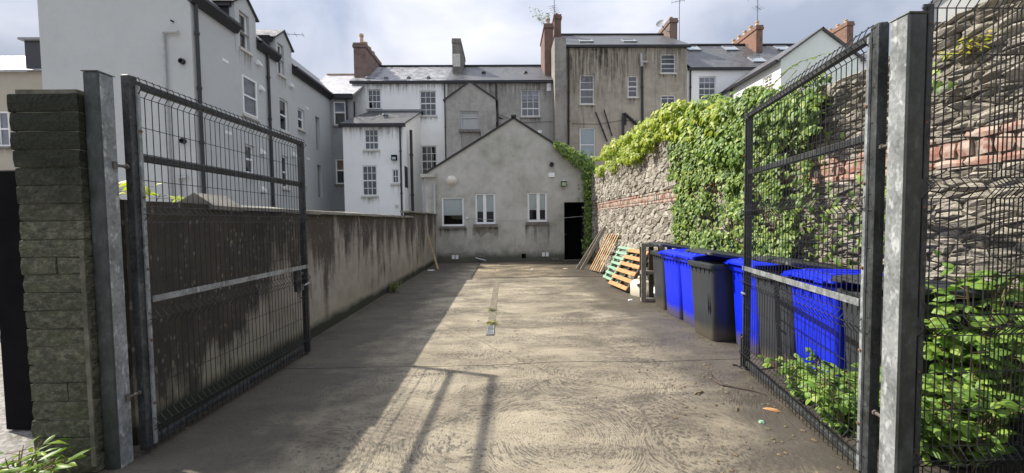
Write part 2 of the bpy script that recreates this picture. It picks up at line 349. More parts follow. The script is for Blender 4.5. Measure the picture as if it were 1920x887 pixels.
M['wall_brick'] = g.fin(g.mix(g.ramp(n, [(.42, 0), (.58, .85)]), g.ramp(g.piece(), [(0, (.22, .095, .07)), (.5, (.31, .15, .11)), (1, (.36, .21, .16))]), (.44, .38, .32)), .9, g.bump(n, .5, .012))
g = G('lime_mortar'); n = g.noise(g.pos, 6, 6, .7)
M['lime_mortar'] = g.fin(g.ramp(n, [(.3, (.10, .086, .066)), (.7, (.32, .285, .225))]), .95, g.bump(g.noise(g.pos, 30, 5, .7), .8, .03, g.bump(n, .6, .05)))

def plastic(name, c, rough):
    g = G(name); n = g.noise(g.tc.outputs['Object'], 3.5, 5, .6); sc_ = g.noise(g.map(g.tc.outputs['Object'], (30, 30, 3)), 1, 4)
    z = g.sep(g.tc.outputs['Object'])[2]
    cc = g.mix(g.ramp(sc_, [(.55, 0), (.8, .25)]), c, tuple(min(1, x * 1.1 + .05) for x in c))
    mud = g.math('MULTIPLY', g.math('SUBTRACT', 1, g.math('DIVIDE', g.math('ADD', z, g.math('MULTIPLY', n, -.22)), .12), clamp=True), .85)
    cc = g.mix(mud, cc, (.11, .095, .07))
    M[name] = g.fin(cc, g.ramp(n, [(.3, rough), (.7, rough + .16)]), g.bump(n, .06, .02))
plastic('blue_plastic', (.004, .022, .72), .33); plastic('grey_plastic', (.036, .041, .049), .36)

# ------------------------------------------------------------------ mesh building
ORG = {}
class MB:
    def __init__(s): s.v, s.f, s.uvs = [], [], {}
    def add(s, vs_, fs):
        k = len(s.v); s.v += [tuple(x) for x in vs_]; s.f += [tuple(i + k for i in f) for f in fs]; return s
    def quad(s, a, b, c, d, uv=None):
        if uv: s.uvs[len(s.f)] = uv
        return s.add((a, b, c, d), [(0, 1, 2, 3)])
    def box(s, x0, x1, y0, y1, z0, z1):
        return s.add([(x, y, z) for z in (z0, z1) for y in (y0, y1) for x in (x0, x1)],
                     [(0, 2, 3, 1), (4, 5, 7, 6), (0, 1, 5, 4), (1, 3, 7, 5), (3, 2, 6, 7), (2, 0, 4, 6)])
    def pbox(s, pl, u0, u1, v0, v1, d0, d1):
        c = [pl.p(u, v, d) for d in (d0, d1) for v in (v0, v1) for u in (u0, u1)]
        return s.add(c, [(0, 2, 3, 1), (4, 5, 7, 6), (0, 1, 5, 4), (1, 3, 7, 5), (3, 2, 6, 7), (2, 0, 4, 6)])
    def cham(s, x0, x1, y0, y1, z0, z1, b):
        """box with its upright edges and its top and bottom edges chamfered"""
        return s.loft([(z0, x0 + b, x1 - b, y0 + b, y1 - b), (z0 + b, x0, x1, y0, y1), (z1 - b, x0, x1, y0, y1), (z1, x0 + b, x1 - b, y0 + b, y1 - b)], b, 1)
    def loft(s, rings, r, seg=3, cap=True):
        k = None; n = 4 * (seg + 1); vs_, fs = [], []
        for (z, x0, x1, y0, y1, *rr) in rings:
            q = rr[0] if rr else r
            for (cx, cy, a0) in ((x1 - q, y1 - q, 0), (x0 + q, y1 - q, 90), (x0 + q, y0 + q, 180), (x1 - q, y0 + q, 270)):
                for i in range(seg + 1):
                    a = R(a0 + 90 * i / seg); vs_.append((cx + q * math.cos(a), cy + q * math.sin(a), z))
        for j in range(len(rings) - 1):
            for i in range(n):
                i2 = (i + 1) % n; fs.append((j * n + i, j * n + i2, (j + 1) * n + i2, (j + 1) * n + i))
        if cap: fs += [tuple(range(n))[::-1], tuple((len(rings) - 1) * n + i for i in range(n))]
        return s.add(vs_, fs)
    def tube(s, pts, r, n=6, cap=True):
        pts = [Vector(p) for p in pts]; vs_, fs = [], []
        rs = r if isinstance(r, (list, tuple)) else [r] * len(pts)
        for i, p in enumerate(pts):
            t = (pts[min(i + 1, len(pts) - 1)] - pts[max(i - 1, 0)]).normalized()
            a = t.cross(Vector((0, 0, 1)) if abs(t.z) < .9 else Vector((1, 0, 0))).normalized(); b = t.cross(a)
            for k in range(n):
                q = 2 * math.pi * (k + .5) / n; vs_.append(p + (a * math.cos(q) + b * math.sin(q)) * rs[i])
        for i in range(len(pts) - 1):
            for k in range(n): k2 = (k + 1) % n; fs.append((i * n + k, i * n + k2, (i + 1) * n + k2, (i + 1) * n + k))
        if cap: fs += [tuple(range(n))[::-1], tuple((len(pts) - 1) * n + k for k in range(n))]
        return s.add(vs_, fs)
    def bar(s, a, b, w_, h_, up=(0, 0, 1)):
        a, b = Vector(a), Vector(b); t = (b - a).normalized(); x = t.cross(Vector(up))
        x = x.normalized() if x.length > 1e-5 else Vector((1, 0, 0)); y = x.cross(t)
        c = [p + x * w_ / 2 * i + y * h_ / 2 * j for p in (a, b) for j in (-1, 1) for i in (-1, 1)]
        return s.add(c, [(0, 2, 3, 1), (4, 5, 7, 6), (0, 1, 5, 4), (1, 3, 7, 5), (3, 2, 6, 7), (2, 0, 4, 6)])
    def prism(s, poly, e):
        """polygon (3-D points) pushed along vector e"""
        n = len(poly); e = Vector(e); p = [Vector(q) for q in poly]
        return s.add(p + [q + e for q in p], [tuple(range(n)), tuple(range(n, 2 * n))[::-1]] + [(i, n + i, n + (i + 1) % n, (i + 1) % n) for i in range(n)])
    def lathe(s, c, prof, n=12, axis='Z'):
        vs_, fs = [], []
        for (r, z) in prof:
            for k in range(n):
                a = 2 * math.pi * k / n; x, y = r * math.cos(a), r * math.sin(a)
                o = (x, y, z) if axis == 'Z' else (x, -z, y) if axis == 'Y' else (z, x, y)
                vs_.append((c[0] + o[0], c[1] + o[1], c[2] + o[2]))
        for j in range(len(prof) - 1):
            for k in range(n): k2 = (k + 1) % n; fs.append((j * n + k, j * n + k2, (j + 1) * n + k2, (j + 1) * n + k))
        fs += [tuple(range(n))[::-1], tuple((len(prof) - 1) * n + k for k in range(n))]
        return s.add(vs_, fs)
    def slope(s, a, b, c, d, th=.06):
        """roof sheet a-b along the eave, d-c along the ridge, with thickness; uv in metres"""
        a, b, c, d = map(Vector, (a, b, c, d)); e = (b - a).normalized(); nrm = e.cross(d - a).normalized(); up = nrm.cross(e)
        uv = [((q - a).dot(e), (q - a).dot(up)) for q in (a, b, c, d)]
        s.quad(a, b, c, d, uv); lo = [q - nrm * th for q in (a, b, c, d)]
        s.quad(*lo[::-1])
        for i in range(4): j = (i + 1) % 4; s.quad((a, b, c, d)[j], (a, b, c, d)[i], lo[i], lo[j])
        return s
    def build(s, name, mat, parent=None, smooth=False, org=None):
        m = bpy.data.meshes.new(name); o = Vector(org) if org else ORG.get(parent.name, Vector()) if parent else Vector()
        m.from_pydata([(x - o.x, y - o.y, z - o.z) for x, y, z in s.v], [], s.f)
        m.materials.append(M[mat] if isinstance(mat, str) else mat)
        if s.uvs:
            ul = m.uv_layers.new(name='UVMap')
            for fi, uv in s.uvs.items():
                for li, q in zip(m.polygons[fi].loop_indices, uv): ul.data[li].uv = q
        if smooth:
            m.polygons.foreach_set('use_smooth', [True] * len(m.polygons)); m.set_sharp_from_angle(angle=R(smooth if smooth > 1 else 35))
        m.update(); ob = bpy.data.objects.new(name, m); col.objects.link(ob)
        if parent: ob.parent = parent; ORG[ob.name] = o
        elif org: ob.location = o; ORG[ob.name] = o
        return ob
def tag(o, label=None, cat=None, group=None, kind=None):
    for k, v_ in (('label', label), ('category', cat), ('group', group), ('kind', kind)):
        if v_: o[k] = v_
    return o
def thing(name, label, cat, loc=(0, 0, 0), group=None, rz=0, local=False):
    o = bpy.data.objects.new(name, None); col.objects.link(o); o.location = loc; o.rotation_euler.z = rz; o.empty_display_size = .2
    ORG[o.name] = Vector() if local else Vector(loc)
    return tag(o, label, cat, group)
def dup(o, parent):
    c = o.copy(); col.objects.link(c); c.parent = parent; ORG[c.name] = ORG.get(o.name, Vector())
    return c
def copy_tree(o, parent=None):
    c = o.copy(); col.objects.link(c); c.parent = parent
    for ch in list(o.children): copy_tree(ch, c)
    return c
def rnd(a, b): return random.uniform(a, b)

# ------------------------------------------------------------------ building kit
def facade(mb, pl, u0, u1, v0, v1, holes, reveal=.16):
    us = sorted({u0, u1, *[h[0] for h in holes], *[h[2] for h in holes]}); vs_ = sorted({v0, v1, *[h[1] for h in holes], *[h[3] for h in holes]})
    us = [u for u in us if u0 <= u <= u1]; vs_ = [v for v in vs_ if v0 <= v <= v1]
    for i in range(len(us) - 1):
        for j in range(len(vs_) - 1):
            cu, cv = (us[i] + us[i + 1]) / 2, (vs_[j] + vs_[j + 1]) / 2
            if any(h[0] < cu < h[2] and h[1] < cv < h[3] for h in holes): continue
            mb.quad(pl.p(us[i], vs_[j]), pl.p(us[i + 1], vs_[j]), pl.p(us[i + 1], vs_[j + 1]), pl.p(us[i], vs_[j + 1]))
    for (a, b, c, d) in holes:
        for (p, q) in (((a, b), (c, b)), ((c, b), (c, d)), ((c, d), (a, d)), ((a, d), (a, b))):
            mb.quad(pl.p(*p), pl.p(*q), pl.p(*q, -reveal), pl.p(*p, -reveal))
def drip(par, pl, u0, u1, v1, h, mat='drip_stain'):
    MB().quad(pl.p(u0, v1 - h, .0025), pl.p(u1, v1 - h, .0025), pl.p(u1, v1, .0025), pl.p(u0, v1, .0025), [(0, 0), (1, 0), (1, 1), (0, 1)]).build('drip_stain', mat, par)
def window(house, pl, h, cols=1, rows=(.5,), fw=.06, bw=.028, rail=.05, rails=None, mat='pvc', reveal=.16, sill='sill_stone', blind=None,
           blindmat='blind', glass='glass', sillh=.1, sillout=.08, bars=None, depth=.7, colfr=None):
    """frame (> panes, sill, blind, room) in the opening h of a wall; rows are fractions of height where bars run, rails the thick ones"""
    u0, v0, u1, v1 = h; mb = MB(); d1, d0 = -reveal + .07, -reveal + .0
    W, H = u1 - u0, v1 - v0; rails = rails or []
    mb.pbox(pl, u0, u0 + fw, v0, v1, d0, d1); mb.pbox(pl, u1 - fw, u1, v0, v1, d0, d1)
    mb.pbox(pl, u0 + fw, u1 - fw, v0, v0 + fw, d0, d1); mb.pbox(pl, u0 + fw, u1 - fw, v1 - fw, v1, d0, d1)
    ys = sorted([(v0 + f * H, bw) for f in rows if f not in rails] + [(v0 + f * H, rail) for f in rails])
    fr = colfr or [i / cols for i in range(1, cols)]
    xs = [(u0 + fw + f * (W - 2 * fw), bw if not colfr else rail) for f in fr]
    for y, b in ys: mb.pbox(pl, u0 + fw, u1 - fw, y - b / 2, y + b / 2, d0 + .005, d1 - .008)
    yl = [v0 + fw] + [q for y, b in ys for q in (y - b / 2, y + b / 2)] + [v1 - fw]
    for x, b in xs:
        for k in range(0, len(yl), 2): mb.pbox(pl, x - b / 2, x + b / 2, yl[k], yl[k + 1], d0 + .01, d1 - .012)
    win = mb.build('window', mat, house)
    xl = [u0 + fw] + [q for x, b in xs for q in (x - b / 2, x + b / 2)] + [u1 - fw]
    for k in range(0, len(yl), 2):
        for j in range(0, len(xl), 2):
            MB().quad(*[pl.p(a, b, d0 + .03) for a, b in ((xl[j] - .006, yl[k] - .006), (xl[j + 1] + .006, yl[k] - .006), (xl[j + 1] + .006, yl[k + 1] + .006), (xl[j] - .006, yl[k + 1] + .006))]).build('pane', glass, win)
    if sill: MB().pbox(pl, u0 - .07, u1 + .07, v0 - sillh, v0 - .002, -.06, sillout).build('sill', sill, win)
    if sill: drip(win, pl, u0 - .1, u1 + .1, v0 - sillh, rnd(.45, 1.0), 'drip_stain_faint' if house.name.startswith(('white', 'right', 'apart', 'rear')) else 'drip_stain')
    rb = MB(); q = [(u0 - .3, v0 - .2), (u1 + .3, v0 - .2), (u1 + .3, v1 + .2), (u0 - .3, v1 + .2)]
    rb.quad(*[pl.p(a, b, -reveal - depth) for a, b in q])
    for i in range(4): rb.quad(pl.p(*q[i], -reveal - .002), pl.p(*q[(i + 1) % 4], -reveal - .002), pl.p(*q[(i + 1) % 4], -reveal - depth), pl.p(*q[i], -reveal - depth))
    rb.build('room', 'room', win)
    if blind: MB().pbox(pl, u0 + .03, u1 - .03, v1 - blind * H, v1 - .02, -reveal - .03, -reveal - .02).build('blind', blindmat, win)
    return win
def shell(mb, x0, x1, y0, y1, z0, z1, skip='f'):
    """left, right and back walls behind a front wall"""
    if 'l' not in skip: mb.quad((x0, y0, z0), (x0, y1, z0), (x0, y1, z1), (x0, y0, z1))
    if 'r' not in skip: mb.quad((x1, y0, z0), (x1, y1, z0), (x1, y1, z1), (x1, y0, z1))
    if 'b' not in skip: mb.quad((x0, y1, z0), (x1, y1, z0), (x1, y1, z1), (x0, y1, z1))
def pipe(house, pts, r=.055, mat='black_pipe', name='downpipe'):
    mb = MB(); mb.tube(pts, r, 8)
    a, b = Vector(pts[0]), Vector(pts[-1]); n = max(1, int((a - b).length / 1.8))
    for i in range(1, n + 1):
        p = a.lerp(b, (i - .4) / n)
        if len(pts) == 2: mb.tube([p, p + (b - a).normalized() * .09], r * 1.35, 8)
    return mb.build(name, mat, house, 40)
def chimney(house, x0, x1, y0, y1, z0, z1, mat, pots=(), capmat=None, potr=.14, poth=.55, corbel=.06):
    mb = MB(); mb.box(x0, x1, y0, y1, z0, z1 - .32); mb.box(x0 - corbel, x1 + corbel, y0 - corbel, y1 + corbel, z1 - .32, z1 - .16); mb.box(x0 - corbel * .5, x1 + corbel * .5, y0 - corbel * .5, y1 + corbel * .5, z1 - .16, z1)
    c = mb.build('chimney', mat, house)
    for (px_, py_, hh) in pots:
        MB().lathe((px_, py_, z1), [(potr, -.02), (potr * .9, hh * .2), (potr * .8, hh * .75), (potr * 1.05, hh * .8), (potr * 1.05, hh), (potr * .7, hh)], 12).build('chimney_pot', 'terracotta', c, 40)
    return c
def aerial(par, p, h, arms):
    mb = MB(); p = Vector(p); mb.tube([p, p + Vector((0, 0, h))], .022, 5)
    for (z, l, ang, nel) in arms:
        d = Vector((math.cos(ang), math.sin(ang), .05)); e = Vector((-d.y, d.x, 0)); c = p + Vector((0, 0, z)); mb.tube([c - d * l * .4, c + d * l * .6], .014, 4)
        for i in range(nel): q = c + d * l * (-.38 + .95 * i / max(1, nel - 1)); mb.tube([q - e * .28, q + e * .28], .009, 4)
    return mb.build('aerial', 'galvanised_dull', par)
def skylight(house, a, e, n, up, w_, h_):
    """roof window: frame and pane lying on a roof slope; a is its lower left corner"""
    a, e, n, up = map(Vector, (a, e, n, up)); mb = MB(); t = .07
    for (o, x, y) in ((a, w_, .08), (a + up * (h_ - .08), w_, .08), (a + up * .08, .08, h_ - .16), (a + e * (w_ - .08) + up * .08, .08, h_ - .16)):
        mb.prism([o, o + e * x, o + e * x + up * y, o + up * y], n * t)
    f = mb.build('skylight', 'lead', house)
    MB().prism([a + e * .08 + up * .08, a + e * (w_ - .08) + up * .08, a + e * (w_ - .08) + up * (h_ - .08), a + e * .08 + up * (h_ - .08)], n * .045).build('pane', 'sky_pane', f)
g = G('sky_pane'); g.fin((.45, .50, .52), .12, Metallic=.6); M['sky_pane'] = g.m

# ================================================================== GROUND
gr_ = MB(); gr_.quad((-400, -300, -.06), (400, -300, -.06), (400, 500, -.06), (-400, 500, -.06)); tag(gr_.build('ground', 'gravel'), kind='structure')
yard = tag(MB().box(-2.95, 3.6, -4, 15.2, -.16, -.055).build('yard', 'soil'), kind='structure')
def slab(x0, x1, y0, y1, z, mat):
    n = 40; mb = MB(); e0 = [(x0 + (x1 - x0) * i / n) for i in range(n + 1)]
    f = lambda x, y: y + .018 * mn.noise((x * 4.1, y * 2.0, 1)) + .09 * mn.noise((x * .7, y, 4))
    a = [(x, f(x, y0) + .006, z) for x in e0]; b = [(x, f(x, y1) - .006, z) for x in e0]
    for i in range(n):
        mb.quad(a[i], a[i + 1], b[i + 1], b[i])
        mb.quad((a[i][0], a[i][1], z - .1), (a[i + 1][0], a[i + 1][1], z - .1), a[i + 1], a[i]); mb.quad(b[i], b[i + 1], (b[i + 1][0], b[i + 1][1], z - .1), (b[i][0], b[i][1], z - .1))
    mb.quad(a[0], b[0], (b[0][0], b[0][1], z - .1), (a[0][0], a[0][1], z - .1)); mb.quad(b[-1], a[-1], (a[-1][0], a[-1][1], z - .1), (b[-1][0], b[-1][1], z - .1))
    return mb.build('concrete_slab', mat, yard)
slab(-2.9, 3.52, -3.8, 4.13, 0, 'concrete'); slab(-2.75, 3.5, 4.13, 10.55, 0, 'concrete')
slab(-2.75, -.97, 10.55, 14.92, .0, 'concrete'); slab(-.955, 3.5, 10.55, 14.92, .008, 'concrete_old')

# ================================================================== LEFT BOUNDARY WALL
bw_ = thing('boundary_wall', 'low rendered yard wall streaked with black algal growth behind the left gate', 'wall', (-2.8, 9, 0))
def rough_wall(x, xb, y0, y1, z1, jag=0):
    mb = MB(); ny = int((y1 - y0) / .12); nz = 16
    for i in range(ny + 1):
        for j in range(nz + 1):
            y = y0 + (y1 - y0) * i / ny; zt = z1 + jag * mn.noise((y * 5, 0, 2)); z = zt * j / nz
            mb.v.append((x + .018 * mn.noise((y * 1.3, z * 1.3, 0)) + .006 * mn.noise((y * 6, z * 6, 3)), y, z))
    for i in range(ny):
        for j in range(nz): a = i * (nz + 1) + j; mb.f.append((a, a + nz + 1, a + nz + 2, a + 1))
    k = len(mb.v)
    for i in range(ny + 1):
        y = y0 + (y1 - y0) * i / ny; mb.v += [(xb, y, z1), (xb, y, 0)]
    for i in range(ny):
        mb.f.append((i * (nz + 1) + nz, (i + 1) * (nz + 1) + nz, k + 2 * (i + 1), k + 2 * i)); mb.f.append((k + 2 * i, k + 2 * i + 2, k + 2 * i + 3, k + 2 * i + 1))
    mb.f.append(tuple(range(nz + 1)) + (k, k + 1)); mb.f.append(tuple(ny * (nz + 1) + j for j in range(nz + 1))[::-1] + (k + 2 * ny + 1, k + 2 * ny))
    return mb
rough_wall(-2.70, -2.93, 2.72, 3.55, 1.79, .02).build('wall_face', 'stained_wall', bw_, 60)
rough_wall(-2.70, -2.93, 3.552, 11.0, 1.74).build('wall_face', 'stained_wall', bw_, 60)
rough_wall(-2.69, -2.93, 11.002, 14.88, 1.90).build('wall_face', 'stained_wall', bw_, 60)
def coping(y0, y1, z, peak=.0):
    a = [(-2.64, z), (-2.64, z + .04), (-2.81, z + .06 + peak), (-3.0, z + .04), (-3.0, z)]
    mb = MB(); mb.prism([(x + rnd(-.006, .006), y0 + .004, zz + rnd(-.005, .005)) for x, zz in a], (0, y1 - y0 - .008, rnd(-.008, .008))); mb.build('coping_stone', 'coping', bw_)
y = 3.5
coping(3.46, 3.86, 1.745, .095); y = 3.86
while y < 10.95:
    l = min(rnd(.75, 1.0), 11.0 - y); coping(y, y + l, 1.742); y += l
y = 10.9
while y < 14.6: coping(y, min(y + .92, 14.86), 1.902); y += .92

# ================================================================== GATE PIER
pier = thing('gate_pier', 'tall block pier blackened with moss beside the left gate post', 'pier', (-2.95, 2.6, 0))
PX0, PX1, PY0, PY1 = at(62, 800, Y=2.42).x, -2.655, 2.42, 2.60
MB().box(PX0 + .012, PX1 - .008, PY0 + .009, PY1 - .01, 0, 2.46).build('mortar_core', 'pier_mortar', pier)
z = 0; row = 0
def pier_block(x0, x1, y0, y1, z0, z1):
    mb = MB(); j = .003
    xs = [x0, x0 + (x1 - x0) * .3, x0 + (x1 - x0) * .7, x1]; b = .005
    for zz, ins in ((z0, b), (z0 + b, 0), ((z0 + z1) / 2, -.004), (z1 - b, 0), (z1, b)):
        for (px_, py_) in [(x, y0 + ins) for x in xs] + [(x1 - ins, (y0 + y1) / 2)] + [(x, y1 - ins) for x in xs[::-1]] + [(x0 + ins, (y0 + y1) / 2)]:
            px_ = min(max(px_, x0 + ins), x1 - ins)
            mb.v.append((px_ + rnd(-j, j), py_ + rnd(-j, j), zz + rnd(-.004, .004)))
    n = 10
    for r_ in range(4):
        for i in range(n): mb.f.append((r_ * n + i, r_ * n + (i + 1) % n, (r_ + 1) * n + (i + 1) % n, (r_ + 1) * n + i))
    mb.f.append(tuple(range(n))[::-1]); mb.f.append(tuple(4 * n + i for i in range(n)))
    o = mb.build('block', 'pier_block', pier); o['piece'] = random.random(); return o
while z < 2.42:
    h = rnd(.108, .122); wob = rnd(-.007, .007) - .03 * max(0, z - 1.5)
    if row in (4, 11, 15): m_ = PX0 + rnd(.2, .3); pier_block(PX0 + wob, m_ - .004, PY0 + rnd(-.006, .006), PY1, z + .0025, z + h - .0025); pier_block(m_ + .004, PX1, PY0 + rnd(-.006, .006), PY1, z + .0025, z + h - .0025)
    else: pier_block(PX0 + wob, PX1, PY0 + rnd(-.004, .004), PY1, z + .0025, z + h - .0025)
    z += h; row += 1
MB().box(PX1 - .030, PX1 - .002, PY0 - .010, PY0 + .01, .05, 1.45).build('mortar_strip', 'pier_mortar', pier)
cp = MB()
for i in range(9):
    for j in range(7):
        cp.v.append((PX0 - .02 + (PX1 - PX0 + .01) * i / 8, PY0 + .008 + (PY1 - PY0 - .016) * j / 6, z + .02 + rnd(-.006, .014) - (.03 if i in (0, 8) or j in (0, 6) else 0)))
for i in range(8):
    for j in range(6): a = i * 7 + j; cp.f.append((a, a + 7, a + 8, a + 1))
cp.build('moss_cap', 'pier_block', pier, 60)

# ================================================================== GATES, POSTS, FENCE
def post(name, x, y, wx, wy, h, mat, label, rz=0):
    t = thing(name, label, 'post', (x, y, 0), rz=rz, local=True)
    MB().cham(-wx / 2, wx / 2, -wy / 2, wy / 2, -.1, h, .008).build('shaft', mat, t, 30)
    MB().box(-wx / 2 - .003, wx / 2 + .003, -wy / 2 - .003, wy / 2 + .003, h, h + .006).build('cap', mat, t)
    return t
WR = .0030
FOLDS = [.20, .95, 1.68]
def wire_profile(H, folds, top=True):
    pts = [(0, .03)]
    for f in folds: pts += [(0, f - .055), (.042, f), (0, f + .055)]
    if top: pts += [(0, H - .13), (.040, H - .07), (.012, H - .005)]
    else: pts += [(0, H)]
    return pts
def mesh_panel(par, L_, H, folds, side, sp=.05, u_in=.0, off=0):
    """upright wires and cross wires as single parts; side=+-1 is where the folds stick out"""
    prof = wire_profile(H, folds)
    proto = None; n = int((L_ - 2 * u_in) / sp)
    for i in range(n + 1):
        if proto is None:
            proto = MB().tube([(0, side * d, z) for d, z in prof], WR, 5).build('upright_wire', 'wire_paint', par); o = proto
        else: o = dup(proto, par)
        o.location = (u_in + sp * i + rnd(-.002, .002), off, 0)
    zs = []
    for f in folds: zs += [(f - .055, 0), (f, .042), (f + .055, 0)]
    zs += [(H - .13, 0), (H - .07, .045), (H - .01, .012)]
    lv = [.03 + .055] + folds + [H - .07]
    for a, b in zip([0.0] + folds, folds + [H - .1]):
        k = int(round((b - a - .1) / .2)); zs += [(a + .055 + (b - a - .11) * i / k, 0) for i in range(1, k)] if k > 1 and a > 0 else []
    proto = None
    for z_, d in zs:
        if proto is None: proto = MB().tube([(u_in - .03, 0, 0), (L_ - u_in + .03, 0, 0)], WR, 5).build('cross_wire', 'wire_paint', par); o = proto
        else: o = dup(proto, par)
        o.location = (0, off + side * d - side * 2 * WR, z_)
def make_gate(label, hinge, far, H, side, lock):
    d = Vector((far[0] - hinge[0], far[1] - hinge[1], 0)); L_ = d.length
    t = thing('mesh_gate', label, 'gate', (hinge[0], hinge[1], 0), rz=math.atan2(d.y, d.x), local=True)
    st = .06
    MB().cham(0, st, -st / 2, st / 2, .03, H, .006).build('stile', 'galvanised_dull', t, 30)
    MB().cham(L_ - st, L_, -st / 2, st / 2, .02, H - .02, .006).build('stile', 'galvanised_dull', t, 30)
    for z0, hh in ((H - .07, .05), (2.05, .05), (.055, .045)):
        MB().cham(st, L_ - st, -.02, .02, z0, z0 + hh, .005).build('rail', 'galvanised_dull', t, 30)
    y0 = side * (st / 2 + .003)
    fb = MB(); fb.box(.08, L_ - .01, min(y0, y0 + side * .008), max(y0, y0 + side * .008), 1.06, 1.105); fb.build('flat_bar', 'galvanised', t)
    cs = MB(); cs.box(st * .62, st * .98, min(y0, y0 + side * .012), max(y0, y0 + side * .012), .06, H - .06); cs.build('clamp_strip', 'galvanised', t)
    cs = MB(); cs.box(L_ - st * .95, L_ - st * .65, min(y0, y0 + side * .010), max(y0, y0 + side * .010), .06, H - .08); cs.build('clamp_strip', 'galvanised_dull', t)
    for z_ in (.35, .8, 1.3, 1.8, 2.25):
        for u in (st * .8, L_ - st * .8): MB().lathe((u, y0 + side * .012, z_), [(.009, 0), (.009, -side * .008), (.004, -side * .011)], 8, 'Y').build('bolt', 'rust', t)
    mesh_panel(t, L_, H, FOLDS, side, .05, .045, side * (st / 2 + .014 - .008))
    for z_ in (.45, 2.0):
        hb = MB(); hb.tube([(-.09, 0, z_), (.05, 0, z_)], .010, 8); hb.tube([(-.085, 0, z_ - .022), (-.085, 0, z_ + .024)], .012, 10); hb.tube([(-.02, 0, z_), (-.008, 0, z_)], .017, 6); hb.build('hinge', 'hinge_steel', t, 40)
    if lock:
        lb = MB(); lb.cham(L_ - st - .17, L_ - st - .08, -.02, .02, .80, 1.05, .006); lk = lb.build('lock_case', 'galvanised_dull', t, 30)
        hd = MB(); hd.tube([(L_ - st - .10, side * .02, .87), (L_ - st - .10, side * .07, .87), (L_ - st - .005, side * .07, .885)], .011, 8); hd.build('handle', 'galvanised', lk, 40)
        MB().box(L_ - st - .08, L_ - st, -.004, .004, .80, .86).build('plate', 'galvanised', lk)
        MB().box(L_ - st - .08, L_ - st, -.004, .004, .99, 1.02).build('plate', 'galvanised', lk)
        MB().tube([(L_ - st - .03, side * .03, .04), (L_ - st - .03, side * .03, .72), (L_ - st - .10, side * .03, .72)], .009, 8).build('drop_bolt', 'wire_paint', t, 40)
    else:
        MB().tube([(L_ - .02, side * .045, .38), (L_ - .02, side * .045, .02), (L_ + .05, side * .06, .012), (L_ + .06, side * .10, .012)], .008, 8).build('drop_bolt', 'wire_paint', t, 40)
        MB().tube([(L_ - .12, side * .05, .82), (L_ - .03, side * .05, .82)], .010, 8).build('slide_bolt', 'galvanised', t, 40)
    return t
make_gate('left mesh gate leaf standing open in front of the alga stained wall', (-2.535, 2.60), (-2.45, 4.64), 2.62, -1, True)
make_gate('right mesh gate leaf standing open in front of the wheelie bins', (2.172, 2.12), (2.555, 3.88), 2.71, 1, False)
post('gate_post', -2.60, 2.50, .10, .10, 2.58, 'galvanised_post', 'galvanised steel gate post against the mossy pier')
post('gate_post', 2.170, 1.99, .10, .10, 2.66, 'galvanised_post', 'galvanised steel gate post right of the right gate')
fp = thing('mesh_fence_panel', 'dark mesh fence panel with angle iron in front of brambles and stone wall', 'fence', (2.25, 1.965, 0), local=True)
mesh_panel(fp, 1.235, 2.83, [.27, 1.0, 1.75], -1, .0505, .0)
MB().box(-.02, .03, .004, .012, 0, 2.72).box(.03, .036, .004, .05, 0, 2.72).build('angle_iron', 'galvanised_dull', fp)
for z_ in (.3, .75, 1.2, 1.65, 2.1, 2.62): MB().lathe((.008, .004, z_), [(.008, 0), (.008, .008), (.004, .01)], 8, 'Y').build('bolt', 'rust', fp)
fp2 = thing('mesh_fence_panel', 'second mesh panel overlapping the fence at the right edge', 'fence', (2.66, 1.985, 0), local=True)
mesh_panel(fp2, .82, 2.84, [.27, 1.0, 1.75], -1, .0505, .0)

# ================================================================== LEFT SLOT: black post, timber fence
bp = thing('gate_post', 'black square post with hinge bars behind the mossy pier', 'post', (-3.92, 3.2, 0), local=True)
MB().cham(-.16, .16, -.14, .14, -.05, 2.06, .012).build('shaft', 'black_paint', bp, 30)
for z_ in (1.90, 1.95): MB().tube([(-.16, 0, z_), (-.55, .02, z_)], .014, 8).build('hinge_bar', 'black_paint', bp)
tf = thing('timber_fence', 'brown plank fence with a steel rail at the left edge', 'fence', (-8.3, 5.9, 0))
for i in range(16):
    x = -9.9 + i * .155; MB().cham(x, x + .145, 5.9, 5.925, .02, 1.28 + rnd(-.02, .02), .004).build('plank', 'wood_new', tf)
MB().tube([(-9.9, 5.84, .92), (-7.3, 5.84, .92)], .022, 8).build('rail', 'galvanised', tf)
MB().cham(-7.42, -7.32, 5.86, 5.96, -.05, 1.75, .008).build('post', 'sill_pale', tf)

# ================================================================== RIGHT RUBBLE WALL
WX = 3.5
rw = thing('stone_wall', 'high rubble stone wall with a red brick band along the right side', 'wall', (WX, 8, 0))
TOP = [(-1, 3.1), (2.0, 3.12), (2.6, 3.12), (3.1, 3.16), (3.6, 3.02), (4.8, 3.05), (7.3, 3.32), (9, 3.36), (11, 3.36), (15, 3.4)]
def wtop(y): return float(np.interp(y, [a for a, b in TOP], [b for a, b in TOP]))
core = MB(); ys_ = np.arange(-.5, 15.01, .25)
for i, y in enumerate(ys_):
    t = wtop(y) - .05; core.v += [(WX + .0, y, -.05), (WX + .0, y, t), (WX + .5, y, t), (WX + .5, y, -.05)]
for i in range(len(ys_) - 1):
    for k in range(3): core.f.append((i * 4 + k, i * 4 + k + 1, i * 4 + 5 + k, i * 4 + 4 + k))
core.f += [(0, 1, 2, 3), tuple(len(core.v) - 4 + k for k in (3, 2, 1, 0))]
core.build('mortar_core', 'lime_mortar', rw)
